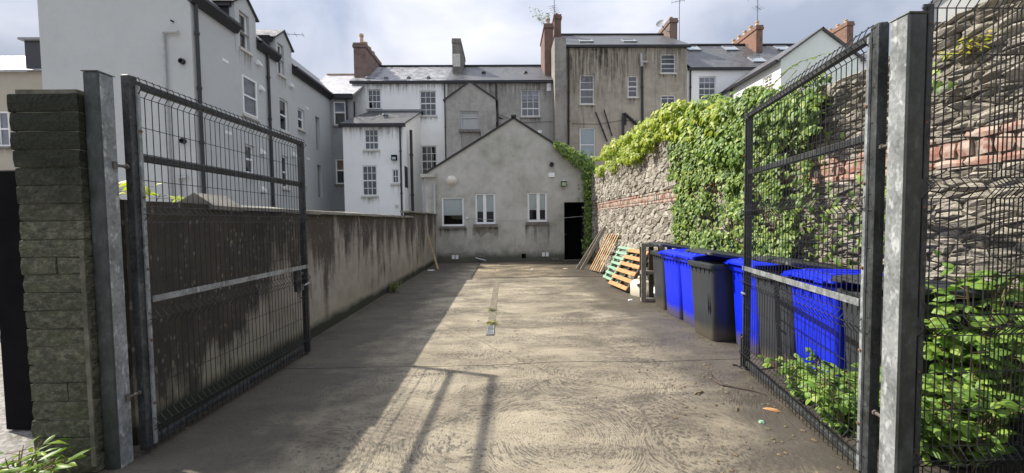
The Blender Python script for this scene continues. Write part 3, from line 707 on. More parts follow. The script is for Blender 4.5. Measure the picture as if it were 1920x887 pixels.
def patch(y0, y1, zf0, zf1, proud, nu, nv, rough):
    """one stone: faceted cushion standing proud of the wall face"""
    v_, f_ = [], []
    tw = rnd(-.35, .35) * proud
    for i in range(nu + 1):
        for j in range(nv + 1):
            u, v = i / nu, j / nv; edge = i in (0, nu) or j in (0, nv)
            y = y0 + (y1 - y0) * u + (rnd(-.12, .12) * (y1 - y0) / nu if not edge else rnd(-.012, .012))
            y_ = min(max(y, y0 - .012), y1 + .012)
            z = zf0(y_) + (zf1(y_) - zf0(y_)) * v + rnd(-.006, .006)
            corner = i in (0, nu) and j in (0, nv)
            if corner: y_ += (.006 if i == 0 else -.006); z += (.005 if j == 0 else -.005)
            dpt = proud * (.6 if corner else .78 if edge else 1) + rnd(-rough, rough) * (1 if not edge else .5) + tw * (u - .5) * 2
            v_.append((WX - max(dpt, .004), y_, z))
    n = nv + 1
    for i in range(nu):
        for j in range(nv):
            a = i * n + j
            f_.append((a, a + n, a + n + 1, a + 1) if (i + j) % 2 else (a, a + n, a + n + 1, a + 1))
    ring = [i * n for i in range(nu + 1)] + [nu * n + j for j in range(1, n)] + [i * n + nv for i in range(nu - 1, -1, -1)] + [j for j in range(nv - 1, 0, -1)]
    k = len(v_)
    for q in ring: v_.append((WX + .03, v_[q][1], v_[q][2]))
    for i in range(len(ring)): i2 = (i + 1) % len(ring); f_.append((ring[i2], ring[i], k + i, k + i2))
    return v_, f_
stones = []
def clip(poly, m, d):
    """keep the side of the polygon where (p - m).d <= 0"""
    o_ = []
    for i in range(len(poly)):
        p, q = poly[i], poly[(i + 1) % len(poly)]; a = (p[0] - m[0]) * d[0] + (p[1] - m[1]) * d[1]; b = (q[0] - m[0]) * d[0] + (q[1] - m[1]) * d[1]
        if a <= 0: o_.append(p)
        if a * b < 0: t = a / (a - b); o_.append((p[0] + (q[0] - p[0]) * t, p[1] + (q[1] - p[1]) * t))
    return o_
def lay_rubble(ya, yb, za, zb, w_, h_, proud, rough, tilt, mat, ztop=None):
    """random rubble: cells around scattered points, longer than high, bedded along a slope"""
    H = lambda y, z: (y / w_, (z + tilt * y) / h_)
    inv = lambda u, v: (u * w_, v * h_ - tilt * u * w_)
    pts = []; ny_, nz_ = int((yb - ya) / w_) + 4, int((zb - za + abs(tilt) * (yb - ya)) / h_) + 4
    u0, v0 = ya / w_ - 1.5, min(H(ya, za)[1], H(yb, za)[1]) - 1.5
    for j in range(nz_ + 3):
        sh = rnd(0, 1); k = rnd(.75, 1.3)
        for i in range(int(ny_ * k) + 2): pts.append((u0 + (i + sh + rnd(-.46, .46)) / k, v0 + j + rnd(-.46, .46)))
    A = np.array(pts)
    for i, (u, v) in enumerate(pts):
        y, z = inv(u, v)
        if not (ya - .3 < y < yb + .3 and za - .2 < z < zb + .2): continue
        d2 = ((A - A[i]) ** 2).sum(1); near_ = np.argsort(d2)[1:16]
        poly = [(u - 2, v - 2), (u + 2, v - 2), (u + 2, v + 2), (u - 2, v + 2)]
        for j in near_: poly = clip(poly, ((u + A[j][0]) / 2, (v + A[j][1]) / 2), (A[j][0] - u, A[j][1] - v))
        poly = [inv(*q) for q in poly]
        for m, d in (((ya, 0), (-1, 0)), ((yb, 0), (1, 0)), ((0, za), (0, -1)), ((0, zb), (0, 1))): poly = clip(poly, m, d) if poly else poly
        if ztop and poly: t_ = ztop(y); poly = clip(poly, (0, t_ + rnd(-.03, .03)), (0, 1))
        if len(poly) < 3: continue
        pl_ = []                                                     # drop slivers of edges
        for q in poly:
            if not pl_ or math.hypot(q[0] - pl_[-1][0], q[1] - pl_[-1][1]) > .012: pl_.append(q)
        if len(pl_) < 3: continue
        cy_, cz_ = sum(q[0] for q in pl_) / len(pl_), sum(q[1] for q in pl_) / len(pl_); wy, wz = max(q[0] for q in pl_) - min(q[0] for q in pl_), max(q[1] for q in pl_) - min(q[1] for q in pl_)
        if wy < .04 or wz < .02: continue
        n = len(pl_); pr = rnd(*proud); ty_, tz_ = rnd(-.22, .22) * pr / wy * 2, rnd(-.3, .3) * pr / wz * 2
        ring = lambda f, x: [(WX - x(q), cy_ + (q[0] - cy_) * f + rnd(-rough, rough) * .5, cz_ + (q[1] - cz_) * f + rnd(-rough, rough) * .4) for q in pl_]
        fg = 1 - .007 / max(.05, min(wy, wz)); fi = max(.45, 1 - .024 / max(.04, min(wy, wz) * .7))
        dep = lambda q: max(.012, pr + ty_ * (q[0] - cy_) + tz_ * (q[1] - cz_) + rnd(-rough, rough))
        v_ = ring(fg, lambda q: -.03) + ring(fg, lambda q: max(.004, dep(q) * .45)) + ring(fi, dep) + [(WX - pr - rnd(-rough, rough * 1.6), cy_ + rnd(-.15, .15) * wy, cz_ + rnd(-.12, .12) * wz)]
        f_ = []
        for r_ in range(2):
            for k in range(n): k2 = (k + 1) % n; f_.append((r_ * n + k2, r_ * n + k, (r_ + 1) * n + k, (r_ + 1) * n + k2))
        f_ += [(2 * n + (k + 1) % n, 2 * n + k, 3 * n) for k in range(n)]
        stones.append((v_, f_, mat, cy_, cz_, wy, wz))
B0, B1 = 1.97, 2.24                                          # the brick band
lay_rubble(-.4, 5.2, 0, B0, .155, .056, (.012, .042), .014, .11, 'slaty_rubble')
lay_rubble(5.2, 15.0, 0, B0, .20, .125, (.015, .05), .009, .03, 'rubble')
lay_rubble(-.4, 5.2, B1, 3.5, .165, .055, (.012, .05), .017, .15, 'slaty_rubble', wtop)
lay_rubble(5.2, 15.0, B1, 3.5, .20, .125, (.015, .055), .009, .03, 'rubble', wtop)
for kz, (z0, z1, l) in enumerate(((B0, B0 + .072, .215), (B0 + .072, B0 + .20, .108), (B0 + .20, B1, .215))):
    y = -.4
    while y < 15:
        ll = l * rnd(.92, 1.06); keep = kz == 1 or (mn.noise((y * .9, kz * 9, 0)) > -.25)
        if rnd(0, 1) < (.25 if y > 5.2 else .14): keep = False
        mt = 'wall_brick' if keep else 'rubble' if y > 5.2 else 'slaty_rubble'
        v_, f_ = patch(y + .007, y + ll - .007, lambda yy: z0 + .006, lambda yy: z1 - .006, rnd(.022, .038), 2, 2, .003)
        stones.append((v_, f_, mt, y + ll / 2, (z0 + z1) / 2, ll, z1 - z0)); y += ll
def score(s):
    _, _, mt, y, z, l, h = s
    if y < 2.35: return 0
    hid = (4.3 < y < 7.2 and z < 3.0) or (y < 4.3 and z < .9) or (y < 7.5 and z < 1.05)
    return l * h / (y * y + 12) * (WX / math.hypot(y, WX)) * (.05 if hid else 1)
for nm, pick in (('stone', lambda s: s[2] != 'wall_brick'), ('brick', lambda s: s[2] == 'wall_brick')):
    lst = sorted([s for s in stones if pick(s)], key=score, reverse=True)
    for s_ in lst[:290]: m_ = MB(); m_.v, m_.f = s_[0], s_[1]; m_.build(nm, s_[2], rw)
    for mt in {s_[2] for s_ in lst[290:]}:
        m_ = MB()
        for s_ in lst[290:]:
            if s_[2] == mt: m_.add(s_[0], s_[1])
        if m_.v: tag(m_.build('rubble_' + nm + 's', mt, rw), kind='stuff')

# ================================================================== GABLED OUTBUILDING AT THE END OF THE YARD
GY = 14.93
gp = Plane((0, GY, 0), (1, 0, 0), (0, -1, 0))
gb = thing('gabled_outbuilding', 'single storey grey rendered gable building closing the end of the yard', 'building', (0, GY, 0))
gl, gz = gp.uv(797, 326); grr = gp.uv(1113, 318)[0]; apx, apz = gp.uv(963, 222); gz2 = gp.uv(1113, 318)[1]
holes = [gp.box(828, 369, 870, 424), gp.box(891, 362, 929, 420), gp.box(989, 360, 1026, 416), gp.box(1058, 379, 1098, 492)]
holes[3] = (holes[3][0], 0.0, holes[3][2], holes[3][3])
zt = min(gz, gz2) - .02
m_ = MB(); facade(m_, gp, gl, grr, 0, zt, holes, .14)
m_.add([gp.p(gl, zt), gp.p(grr, zt), gp.p(grr, gz2), gp.p(apx, apz), gp.p(gl, gz)], [(0, 1, 2, 3, 4)])
shell(m_, gl, grr, GY, 21.4, 0, zt); m_.build('wall', 'gable_render', gb)
e0, e1 = gl - .16, grr + .1
sl_ = (apz - gz) / (apx - gl); sr_ = (apz - gz2) / (grr - apx)
MB().slope((e0, 21.4, gz - .16 * sl_ + .06), (e0, GY - .05, gz - .16 * sl_ + .06), (apx, GY - .05, apz + .06), (apx, 21.4, apz + .06), .07).build('roof', 'slate_dark', gb)
MB().slope((e1, GY - .05, gz2 - .1 * sr_ + .06), (e1, 21.4, gz2 - .1 * sr_ + .06), (apx + .002, 21.4, apz + .06), (apx + .002, GY - .05, apz + .06), .07).build('roof', 'slate_dark', gb)
MB().bar((apx, GY - .07, apz + .09), (apx, 21.4, apz + .09), .2, .07).build('ridge_tile', 'slate_dark', gb)
MB().pbox(gp, gl - .15, gl + .42, gz - .14, gz - .02, .0, .14).build('gutter_box', 'gable_render', gb)
window(gb, gp, holes[0], 1, (), fw=.07, blind=.63, glass='glass_clear', reveal=.12, sillh=.1, sillout=.1, depth=1.2)
window(gb, gp, holes[1], 2, (), fw=.075, rail=.13, colfr=[.46], blind=.60, glass='glass_clear', reveal=.12, sillh=.13, sillout=.12, depth=1.2)
window(gb, gp, holes[2], 2, (), fw=.075, rail=.13, colfr=[.56], blind=.60, glass='glass_clear', reveal=.12, sillh=.12, sillout=.1, depth=1.2)
dh = holes[3]; m_ = MB(); m_.pbox(gp, dh[0], dh[2], 0, dh[3], -1.7, -1.65)
for u in (dh[0], dh[2]): m_.quad(gp.p(u, 0, -.14), gp.p(u, dh[3], -.14), gp.p(u, dh[3], -1.7), gp.p(u, 0, -1.7))
m_.quad(gp.p(dh[0], dh[3], -.14), gp.p(dh[2], dh[3], -.14), gp.p(dh[2], dh[3], -1.7), gp.p(dh[0], dh[3], -1.7)); m_.build('passage', 'room', gb)
dr = MB(); dr.pbox(gp, dh[0] + .03, dh[2] - .03, .02, dh[3] - .03, -.9, -.85)
for a, b in ((.12, .5), (.55, .92)):
    dr.pbox(gp, dh[0] + .12, dh[2] - .12, dh[3] * a, dh[3] * b, -.85, -.835)
do_ = dr.build('door', 'black_paint', gb); MB().tube([gp.p(dh[0] + .1, 1.02, -.83), gp.p(dh[0] + .22, 1.02, -.80)], .012, 8).build('handle', 'galvanised', do_)
MB().pbox(gp, dh[0], dh[2], -.01, .03, -.14, .03).build('door_step', 'sill_stone', gb)
u, v = gp.uv(815, 345); pipe(gb, [gp.p(u, v, .07), gp.p(u, .06, .07)], .045, 'grey_pipe')
u, v = gp.uv(847, 339); lm = MB().lathe(tuple(gp.p(u, v, .0)), [(.19, 0), (.19, .05), (.165, .07), (.15, .11), (.09, .145), (.02, .155)], 18, 'Y').build('bulkhead_lamp', 'lamp_plastic', gb, 40)
MB().lathe(tuple(gp.p(u, v, .0)), [(.2, .0), (.2, .035), (.17, .036)], 18, 'Y').build('rim', 'white_timber', lm, 40)
u, v = gp.uv(1034, 309); MB().lathe(tuple(gp.p(u, v, 0)), [(.09, 0), (.09, .1), (.075, .1), (.07, .04)], 14, 'Y').build('vent_pipe', 'black_pipe', gb, 40)
u, v = gp.uv(1034, 328); MB().pbox(gp, u - .12, u + .12, v - .09, v + .08, 0, .06).build('alarm_box', 'pvc', gb)
u, v = gp.uv(1056, 345); fl_ = MB().pbox(gp, u - .1, u + .11, v - .11, v + .09, .08, .17).pbox(gp, u - .02, u + .03, v - .02, v + .03, 0, .08).build('floodlight', 'black_paint', gb)
MB().pbox(gp, u - .08, u + .09, v - .09, v + .05, .17, .178).build('lens', 'sky_pane', fl_); MB().pbox(gp, u - .04, u + .07, v + .10, v + .16, .02, .12).build('sensor', 'lamp_plastic', fl_)
for (x, y_) in ((850, 482), (857, 482), (1019, 477), (1026, 477)): u, v = gp.uv(x, y_); MB().pbox(gp, u - .058, u + .058, v - .08, v + .08, 0, .025).build('vent_cover', 'pvc', gb)
u, v = gp.uv(982, 480); MB().pbox(gp, u - .085, u + .085, v - .09, v + .09, 0, .015).build('air_brick', 'black_paint', gb)
u, v = gp.uv(902, 481); MB().pbox(gp, u - .11, u + .11, v - .02, v + .13, 0, .02).build('gully_plate', 'sill_stone', gb)
MB().tube([gp.p(u - .22, v - .05, .08), gp.p(u + .1, v - .13, .1), gp.p(u + .16, v - .14, .1), gp.p(u + .17, .03, .1)], .03, 8).build('waste_pipe', 'grey_pipe', gb, 40)
u, v = gp.uv(1041, 485); MB().pbox(gp, u - .13, u + .13, v - .05, v + .01, 0, .05).build('gully_plate', 'sill_stone', gb)
def wall_stain(pts, mat='party_render'):
    b_ = MB(); b_.add([gp.p(*gp.uv(x, y), .003) for x, y in pts], [tuple(range(len(pts)))]); b_.build('damp_patch', mat, gb)
wall_stain([(886, 430), (930, 430), (932, 437), (929, 443), (926, 436), (921, 438), (915, 435), (908, 440), (902, 445), (897, 439), (893, 434), (890, 442), (886, 441)])
c0, c1, c2 = gp.p(*gp.uv(877, 409), .06), gp.p(*gp.uv(980, 413), .06), gp.p(*gp.uv(1108, 404), .06)
MB().tube([c0, c0.lerp(c1, .5) - Vector((0, 0, .03)), c1, c1.lerp(c2, .5) - Vector((0, 0, .03)), c2], .008, 5).build('cable', 'grey_pipe', gb)
MB().pbox(gp, c0.x - .05, c0.x + .02, c0.z - .03, c0.z + .03, 0, .05).build('cable_clip', 'pvc', gb)

# ================================================================== LONG GREY BUILDING ON THE LEFT
GX = -11.0; LY0, LY1 = 13.25, 23.7
sp = Plane((GX, 0, 0), (0, 1, 0), (1, 0, 0)); fpn = Plane((0, LY0, 0), (1, 0, 0), (0, -1, 0)); ep = Plane((0, LY1, 0), (1, 0, 0), (0, -1, 0))
ab = thing('apartment_building', 'long smooth grey rendered building with dormers beyond the left wall', 'building', (-13.8, LY0, 0))
LY0 = sp.uv(365, 200)[0]; fpn = Plane((0, LY0, 0), (1, 0, 0), (0, -1, 0))
lx0 = fpn.uv(76, 100)[0]; ez = sp.uv(620, 180)[1]; LY1 = sp.uv(620, 250)[0]; ep = Plane((0, LY1, 0), (1, 0, 0), (0, -1, 0))
sh = [sp.box(*b) for b in ((455, 147, 482, 217), (525, 187, 541, 245), (559, 205, 571, 242), (592, 220, 600, 282), (460, 272, 478, 325), (529, 293, 541, 352), (566, 304, 572, 345), (596, 310, 604, 370))]
dw = [sp.box(449, 26, 467, 93), sp.box(521, 84, 532, 140)]
m_ = MB(); facade(m_, sp, LY0, LY1, 0, ez, sh + [(h_[0] - .01, h_[1] - .01, h_[2] + .01, ez) for h_ in dw], .2); mid_ = (lx0 + GX) / 2; rz_ = ez + (GX - mid_) * .95
m_.add([fpn.p(lx0, 0), fpn.p(GX, 0), fpn.p(GX, ez), fpn.p(mid_, rz_), fpn.p(lx0, ez)], [(0, 1, 2, 3, 4)])
m_.quad((lx0, LY0, 0), (lx0, LY1 + 6, 0), (lx0, LY1 + 6, ez), (lx0, LY0, ez)); m_.quad((lx0, LY1 + 6, 0), (GX, LY1 + 6, 0), (GX, LY1 + 6, ez), (lx0, LY1 + 6, ez)); m_.build('wall', 'grey_paint', ab)
dr_ = [(sp.uv(a_, 80)[0], sp.uv(b_, 80)[0]) for a_, b_ in ((441, 480), (516, 545))]
kk_ = (rz_ + .1 - ez) / (mid_ - GX - .25); cuts = [(LY0 - .1, dr_[0][0], 0), (dr_[0][0], dr_[0][1], 1), (dr_[0][1], dr_[1][0], 0), (dr_[1][0], dr_[1][1], 1), (dr_[1][1], LY1 + 6, 0)]
for ya_, yb_, c_ in cuts:
    xs_ = GX + .25 if not c_ else GX - 1.5; zs_ = ez + .02 + kk_ * (xs_ - GX - .25)
    MB().slope((xs_, ya_, zs_), (xs_, yb_, zs_), (mid_, yb_, rz_ + .12), (mid_, ya_, rz_ + .12), .1).build('roof', 'slate', ab)
MB().slope((lx0 - .25, LY1 + 6, ez + .02), (lx0 - .25, LY0 - .1, ez + .02), (mid_ - .002, LY0 - .1, rz_ + .12), (mid_ - .002, LY1 + 6, rz_ + .12), .1).build('roof', 'slate', ab)
def dormer(px0, px1, wb):
    u0, u1 = sp.uv(px0, 80)[0], sp.uv(px1, 80)[0]; w_ = sp.box(*wb); z1 = w_[3] + .22; pk = z1 + (u1 - u0) * .42; um = (u0 + u1) / 2
    m_ = MB(); facade(m_, Plane((GX + .012, 0, 0), (0, 1, 0), (1, 0, 0)), u0, u1, w_[1] - .3, z1, [w_], .2); D = -2.6
    m_.add([sp.p(u0, z1, .012), sp.p(u1, z1, .012), sp.p(um, pk, .012)], [(0, 1, 2)])
    for u in (u0, u1): m_.quad(sp.p(u, ez - .1, 0), sp.p(u, z1, .01), sp.p(u, z1, D), sp.p(u, ez - .1, D))
    d_ = m_.build('dormer', 'grey_paint', ab)
    r_ = MB(); o = .16
    r_.slope(sp.p(u0 - o, z1 - .1, D), sp.p(u0 - o, z1 - .1, .1), sp.p(um, pk + .06, .1), sp.p(um, pk + .06, D), .07)
    r_.slope(sp.p(u1 + o, z1 - .1, .1), sp.p(u1 + o, z1 - .1, D), sp.p(um + .002, pk + .06, D), sp.p(um + .002, pk + .06, .1), .07); r_.build('dormer_roof', 'slate_dark', d_)
    f_ = MB(); f_.prism([sp.p(u0 - .1, z1 - .28, -.1), sp.p(u0 - .1, z1 - .08, -.1), sp.p(u0 - .002, z1 - .05, -.1), sp.p(u0 - .002, z1 - .28, -.1)], (D, 0, 0)); f_.build('fascia', 'black_pipe', d_)
    window(ab, Plane((GX + .012, 0, 0), (0, 1, 0), (1, 0, 0)), w_, 1, (.5,), rails=[.5], rail=.08, fw=.07, reveal=.2, sill='sill_pale', sillh=.12, glass='glass')
    return u0, u1, w_
d1 = dormer(441, 480, (449, 26, 467, 93)); d2 = dormer(516, 545, (521, 84, 532, 140))
def gutter(u0, u1): MB().prism([sp.p(u0, ez - .30, .0), sp.p(u0, ez - .30, .14), sp.p(u0, ez - .05, .30), sp.p(u0, ez + .06, .30), sp.p(u0, ez + .06, .0)], sp.U * (u1 - u0)).build('gutter', 'black_pipe', ab)
gutter(LY0 - .1, d1[0]); gutter(d1[1], d2[0]); gutter(d2[1], LY1)
for i, h_ in enumerate(sh):
    if i in (3, 7):
        MB().pbox(sp, h_[0], h_[2], h_[1], h_[3], -.2, -.17).build('louvre_panel', 'grey_paint_dark', ab); continue
    window(ab, sp, h_, 1, (.5,), rails=[.5], rail=.08, fw=.08, reveal=.06 if i in (0,) else .16, sill='sill_pale', sillh=.12,
           blind=.97 if i == 0 else .5 if i == 2 else None, blindmat='curtain', glass='glass_clear' if i == 0 else 'glass')
u = sp.uv(371, 200)[0]; pipe(ab, [sp.p(u, ez - .1, .09), sp.p(u, 0, .09)], .06)
u = sp.uv(502, 200)[0]; pipe(ab, [sp.p(u, ez - .1, .09), sp.p(u, 0, .09)], .06)
for (x, y_) in ((483, 118), (488, 165), (545, 160), (490, 285), (491, 355), (549, 290)):
    u, v = sp.uv(x, y_); MB().prism([sp.p(u - .1, v - .11, 0), sp.p(u - .1, v - .11, .16), sp.p(u - .1, v - .05, .17), sp.p(u - .1, v + .12, .04), sp.p(u - .1, v + .12, 0)], sp.U * .2).build('vent_hood', 'pvc', ab)
for (x, y_) in ((422, 114), (428, 249), (576, 203), (578, 298)):
    u, v = sp.uv(x, y_); MB().pbox(sp, u - .17, u + .17, v - .06, v + .06, 0, .015).build('vent_plate', 'pvc', ab)
for (x, y_) in ((343, 116), (345, 265), (325, 41)):
    u, v = fpn.uv(x, y_); k = .1 if y_ > 50 else .03; MB().lathe(tuple(fpn.p(u, v, 0)), [(k, 0), (k, .1), (k * .7, .1), (k * .6, .02)], 12, 'Y').build('flue_vent', 'black_pipe', ab, 40)
u, v = fpn.uv(309, 62); u2 = fpn.uv(330, 320); pipe(ab, [fpn.p(u + .52, v, .08), fpn.p(u + .02, v, .08), fpn.p(u, v - .05, .08), fpn.p(u, 1.0, .08)], .05, 'grey_pipe', 'soil_pipe')
pipe(ab, [fpn.p(u + .3, 3.4, .08), fpn.p(u + .3, 1.0, .08)], .05, 'grey_pipe', 'soil_pipe'); MB().tube([fpn.p(u + .3, 3.3, .08), fpn.p(u + .62, 3.34, .08)], .04, 8).build('waste_pipe', 'grey_pipe', ab)
# link wing facing the camera
wx1 = ep.uv(664, 250)[0]; eh = [ep.box(625, 190, 648, 235), ep.box(629, 298, 646, 345)]
m_ = MB(); facade(m_, ep, GX, wx1, 0, ez - .05, eh, .16); m_.build('wing_wall', 'grey_paint_dark', ab)
for h_ in eh: window(ab, ep, h_, 1, (.55,), rails=[.55], rail=.08, fw=.08, reveal=.12, sill='sill_stone', sillout=.06, sillh=.14, blind=.5, blindmat='curtain' if h_ is eh[0] else 'wood_new')
MB().pbox(ep, GX + .3, wx1, ez - .28, ez + .02, 0, .22).build('fascia', 'black_pipe', ab)
rt = at(620, 141, Y=LY1 + 4.2); MB().slope((GX - 2, LY1 - .2, ez), (wx1 + .1, LY1 - .2, ez), (wx1 + .1, LY1 + 4.2, rt.z), (GX - 2, LY1 + 4.2, rt.z), .1).build('wing_roof', 'slate_pale', ab)
MB().bar((GX - 2, LY1 + 4.2, rt.z + .03), (wx1, LY1 + 4.2, rt.z + .03), .22, .08).build('ridge_tile', 'terracotta', ab)
u, v = ep.uv(650, 370); MB().pbox(ep, GX + .9, wx1, v - .08, v + .06, 0, .1).build('string_course', 'black_pipe', ab)
pipe(ab, [ep.p(wx1 - .38, ez - .2, .1), ep.p(wx1 - .38, 0, .1)], .05)
pt = at(480, 46, Y=LY0 + 8); aerial(ab, (GX - 1.2, pt.y, rz_ - 1.8), 2.0, [(1.85, 1.6, .25, 5)])

# ================================================================== TERRACE BEHIND: white house, grey house, tall house, right white house
TY = 26.0
tp = Plane((0, TY, 0), (1, 0, 0), (0, -1, 0))
def zat(px, py): return tp.uv(px, py)[1]
def xat(px, py=200): return tp.uv(px, py)[0]
def tiles_ridge(par, a, b, mat='slate_dark'): return MB().bar(a, b, .24, .1).build('ridge_tile', mat, par)
SASH = dict(cols=3, rows=(.25, .5, .75), rails=[.5], fw=.07, bw=.03, rail=.07, mat='white_timber', reveal=.14, sill='sill_pale')

wh = thing('white_house', 'white painted terrace house with lean-to annex and brick chimney', 'house', (xat(750), TY, 0))
x0, x1 = xat(661), xat(838); eZ = zat(750, 153)
rY = TY + 3.6; rZ = at(770, 125, Y=rY).z
H3 = [tp.box(689, 167, 714, 204), tp.box(787, 170, 818, 217), tp.box(790, 273, 819, 331)]
m_ = MB(); facade(m_, tp, x0, x1, 0, eZ, H3, .14); shell(m_, x0, x1, TY, TY + 7.2, 0, eZ)
m_.add([(x0, TY, eZ), (x0, TY + 7.2, eZ), (x0, rY, rZ - .1)], [(0, 1, 2)]); m_.build('wall', 'white_paint', wh)
for i, h_ in enumerate(H3): window(wh, tp, h_, **{**SASH, 'rows': (.25, .5, .75) if i else (.38, .69), 'rails': [.5] if i else [.38]})
MB().slope((x0 - .1, TY - .2, eZ), (x1, TY - .2, eZ), (x1, rY, rZ), (x0 - .1, rY, rZ)).build('roof', 'slate_glint', wh)
MB().slope((x1, TY + 7.4, eZ), (x0 - .1, TY + 7.4, eZ), (x0 - .1, rY + .002, rZ), (x1, rY + .002, rZ)).build('roof', 'slate', wh)
tiles_ridge(wh, (x0, rY, rZ + .03), (x1, rY, rZ + .03))
MB().pbox(tp, x0 - .1, x1 - .01, eZ - .16, eZ - .02, .02, .18).build('gutter', 'black_pipe', wh)
for px_ in (690, 724, 766, 803):
    p = at(px_, 146, Y=TY + .3); MB().lathe((p.x, TY + .3, eZ + .33), [(.1, -.3), (.1, 0), (.16, .02), (.14, .1), (.02, .12)], 10).build('roof_vent', 'lead', wh, 40)
c0 = at(663, 100, Y=TY + .6).x; c1 = at(686, 100, Y=TY + .6).x; cz = at(675, 80, Y=TY + .6).z
chimney(wh, c0, c1, TY + .6, TY + 3.9, eZ - .5, cz, 'brick_brown', [((c0 + c1) / 2, TY + 1.0 + i * .75, .75 if i < 1 else .55) for i in range(4)], potr=.15)
MB().prism([(c1 + .01, TY + .5, eZ + .3), (c1 + .35, TY + .5, eZ + .28), (c1 + .35, rY - .6, rZ - .35), (c1 + .01, rY - .6, rZ - .3)], (0, 0, .05)).build('flashing', 'lead', wh)
pipe(wh, [tp.p(xat(838) - .12, eZ - .1, .1), tp.p(xat(838) - .12, 0, .1)], .05)
# lean-to annex
AY = 21.4; apn = Plane((0, AY, 0), (1, 0, 0), (0, -1, 0))
a0, a1 = apn.uv(644, 300)[0], apn.uv(757, 300)[0]; az = apn.uv(700, 232)[1]; at_ = at(710, 209, Y=TY - .02).z
ah = [apn.box(683, 242, 710, 281), apn.box(679, 310, 707, 367), apn.box(735, 317, 748, 344)]
m_ = MB(); facade(m_, apn, a0, a1, 0, az, ah, .12); m_.add([(a1, AY, 0), (a1, TY - .01, 0), (a1, TY - .01, at_ - .1), (a1, AY, az)], [(0, 1, 2, 3)]); m_.add([(a0, AY, 0), (a0, TY - .01, 0), (a0, TY - .01, at_ - .1), (a0, AY, az)], [(0, 1, 2, 3)])
m_.build('annex_wall', 'white_paint', wh)
for i, h_ in enumerate(ah): window(wh, apn, h_, **{**SASH, 'cols': 3 if i < 2 else 2, 'rows': (.25, .5, .75) if i == 1 else (.36, .68) if i == 0 else (.5,), 'rails': [.5] if i == 1 else [.36] if i == 0 else [], 'reveal': .1, 'fw': .065})
MB().slope((a0 - .12, AY - .2, az - .02), (a1 + .12, AY - .2, az - .02), (a1 + .12, TY - .02, at_), (a0 - .12, TY - .02, at_), .08).build('annex_roof', 'slate_dark', wh)
MB().pbox(apn, a0 - .15, a1 + .15, az - .2, az - .04, .02, .2).build('gutter', 'black_pipe', wh)
MB().box(a0 - .1, a1 + .1, TY - .08, TY - .03, at_, at_ + .12).build('flashing', 'lead', wh)
p = apn.p((a0 + a1) / 2 + .2, az + .85, -1.7); MB().lathe((p.x, p.y, p.z - .25), [(.12, 0), (.12, .3), (.2, .32), (.18, .42), (.03, .46)], 10).build('roof_vent', 'lead', wh, 40)
u, v = apn.uv(752, 300); pipe(wh, [apn.p(u, az - .1, .08), apn.p(u, 0, .08)], .05)
pipe(wh, [(a1 + .22, AY + .9, az - .15), (a1 + .22, AY + .9, 0)], .085, 'black_pipe', 'soil_pipe')
u, v = apn.uv(741, 297); fl_ = MB().pbox(apn, u - .16, u + .14, v - .14, v + .16, .1, .24).pbox(apn, u - .03, u + .03, v - .05, v + .05, 0, .1).build('floodlight', 'black_paint', wh); MB().pbox(apn, u - .12, u + .1, v - .1, v + .04, .24, .25).build('lens', 'sky_pane', fl_)
u, v = apn.uv(744, 387); MB().pbox(apn, u - .09, u + .09, v - .09, v + .09, 0, .03).build('vent_cover', 'sill_pale', wh)

gh = thing('grey_house', 'grey rendered terrace house with small gabled return in the middle', 'house', (xat(930), TY, 0))
g0, g1 = xat(838), xat(1037)
hh_ = [tp.box(977, 168, 1012, 218)]
m_ = MB(); facade(m_, tp, g0 + .003, g1, 0, eZ, hh_, .16); shell(m_, g0 + .003, g1, TY, TY + 7.2, 0, eZ); m_.build('wall', 'old_render', gh)
window(gh, tp, hh_[0], **{**SASH, 'rows': (.30, .55, .80), 'rails': [.30], 'blind': .36, 'blindmat': 'curtain'})
MB().slope((g0 + .003, TY - .2, eZ), (g1, TY - .2, eZ), (g1, rY, rZ), (g0 + .003, rY, rZ)).build('roof', 'slate', gh)
MB().slope((g1, TY + 7.4, eZ), (g0 + .003, TY + 7.4, eZ), (g0 + .003, rY + .002, rZ), (g1, rY + .002, rZ)).build('roof', 'slate', gh)
tiles_ridge(gh, (g0 + .01, rY, rZ + .03), (g1, rY, rZ + .03))
MB().pbox(tp, g0 + .01, g1, eZ - .15, eZ - .02, .02, .17).build('gutter', 'black_pipe', gh)
c0, c1 = at(848, 100, Y=TY + 1.4).x, at(864, 100, Y=TY + 1.4).x; cz = at(856, 72, Y=TY + 1.4).z
ch = chimney(gh, c0, c1, TY + 1.4, TY + 4.6, eZ, cz, 'brick_grey', (), corbel=.03)
MB().box(c0 + .05, c1 - .05, TY + 1.365, TY + 1.41, cz - 2.0, cz - 1.1).build('pale_patch', 'sill_pale', ch); MB().box(c0 - .1, c1 + .1, TY + 1.2, TY + 1.4, rZ - 1.75, rZ - 1.6).build('flashing', 'lead', ch)
for px_ in (907, 985): p = at(px_, 138, Y=TY + 1.6); MB().lathe((p.x, p.y, p.z - .2), [(.1, 0), (.1, .2), (.17, .22), (.15, .32), (.02, .34)], 10).build('roof_vent', 'black_pipe', gh, 40)
for y_ in (159, 167): u, v = tp.uv(1029, y_); MB().pbox(tp, u - .14, u + .14, v - .13, v + .13, 0, .03).build('vent_cover', 'pvc', gh)
u, v = tp.uv(1012, 247); MB().pbox(tp, u - .14, u + .14, v - .1, v + .1, 0, .03).build('vent_cover', 'pvc', gh)
pipe(gh, [tp.p(xat(931), eZ - .1, .1), tp.p(xat(931), 6, .1)], .06)
RY = 22.2; rp_ = Plane((0, RY, 0), (1, 0, 0), (0, -1, 0))
q0, qz = rp_.uv(835, 186); q1 = rp_.uv(929, 186)[0]; qa, qt = rp_.uv(881, 153)
rh = [rp_.box(863, 208, 898, 243)]
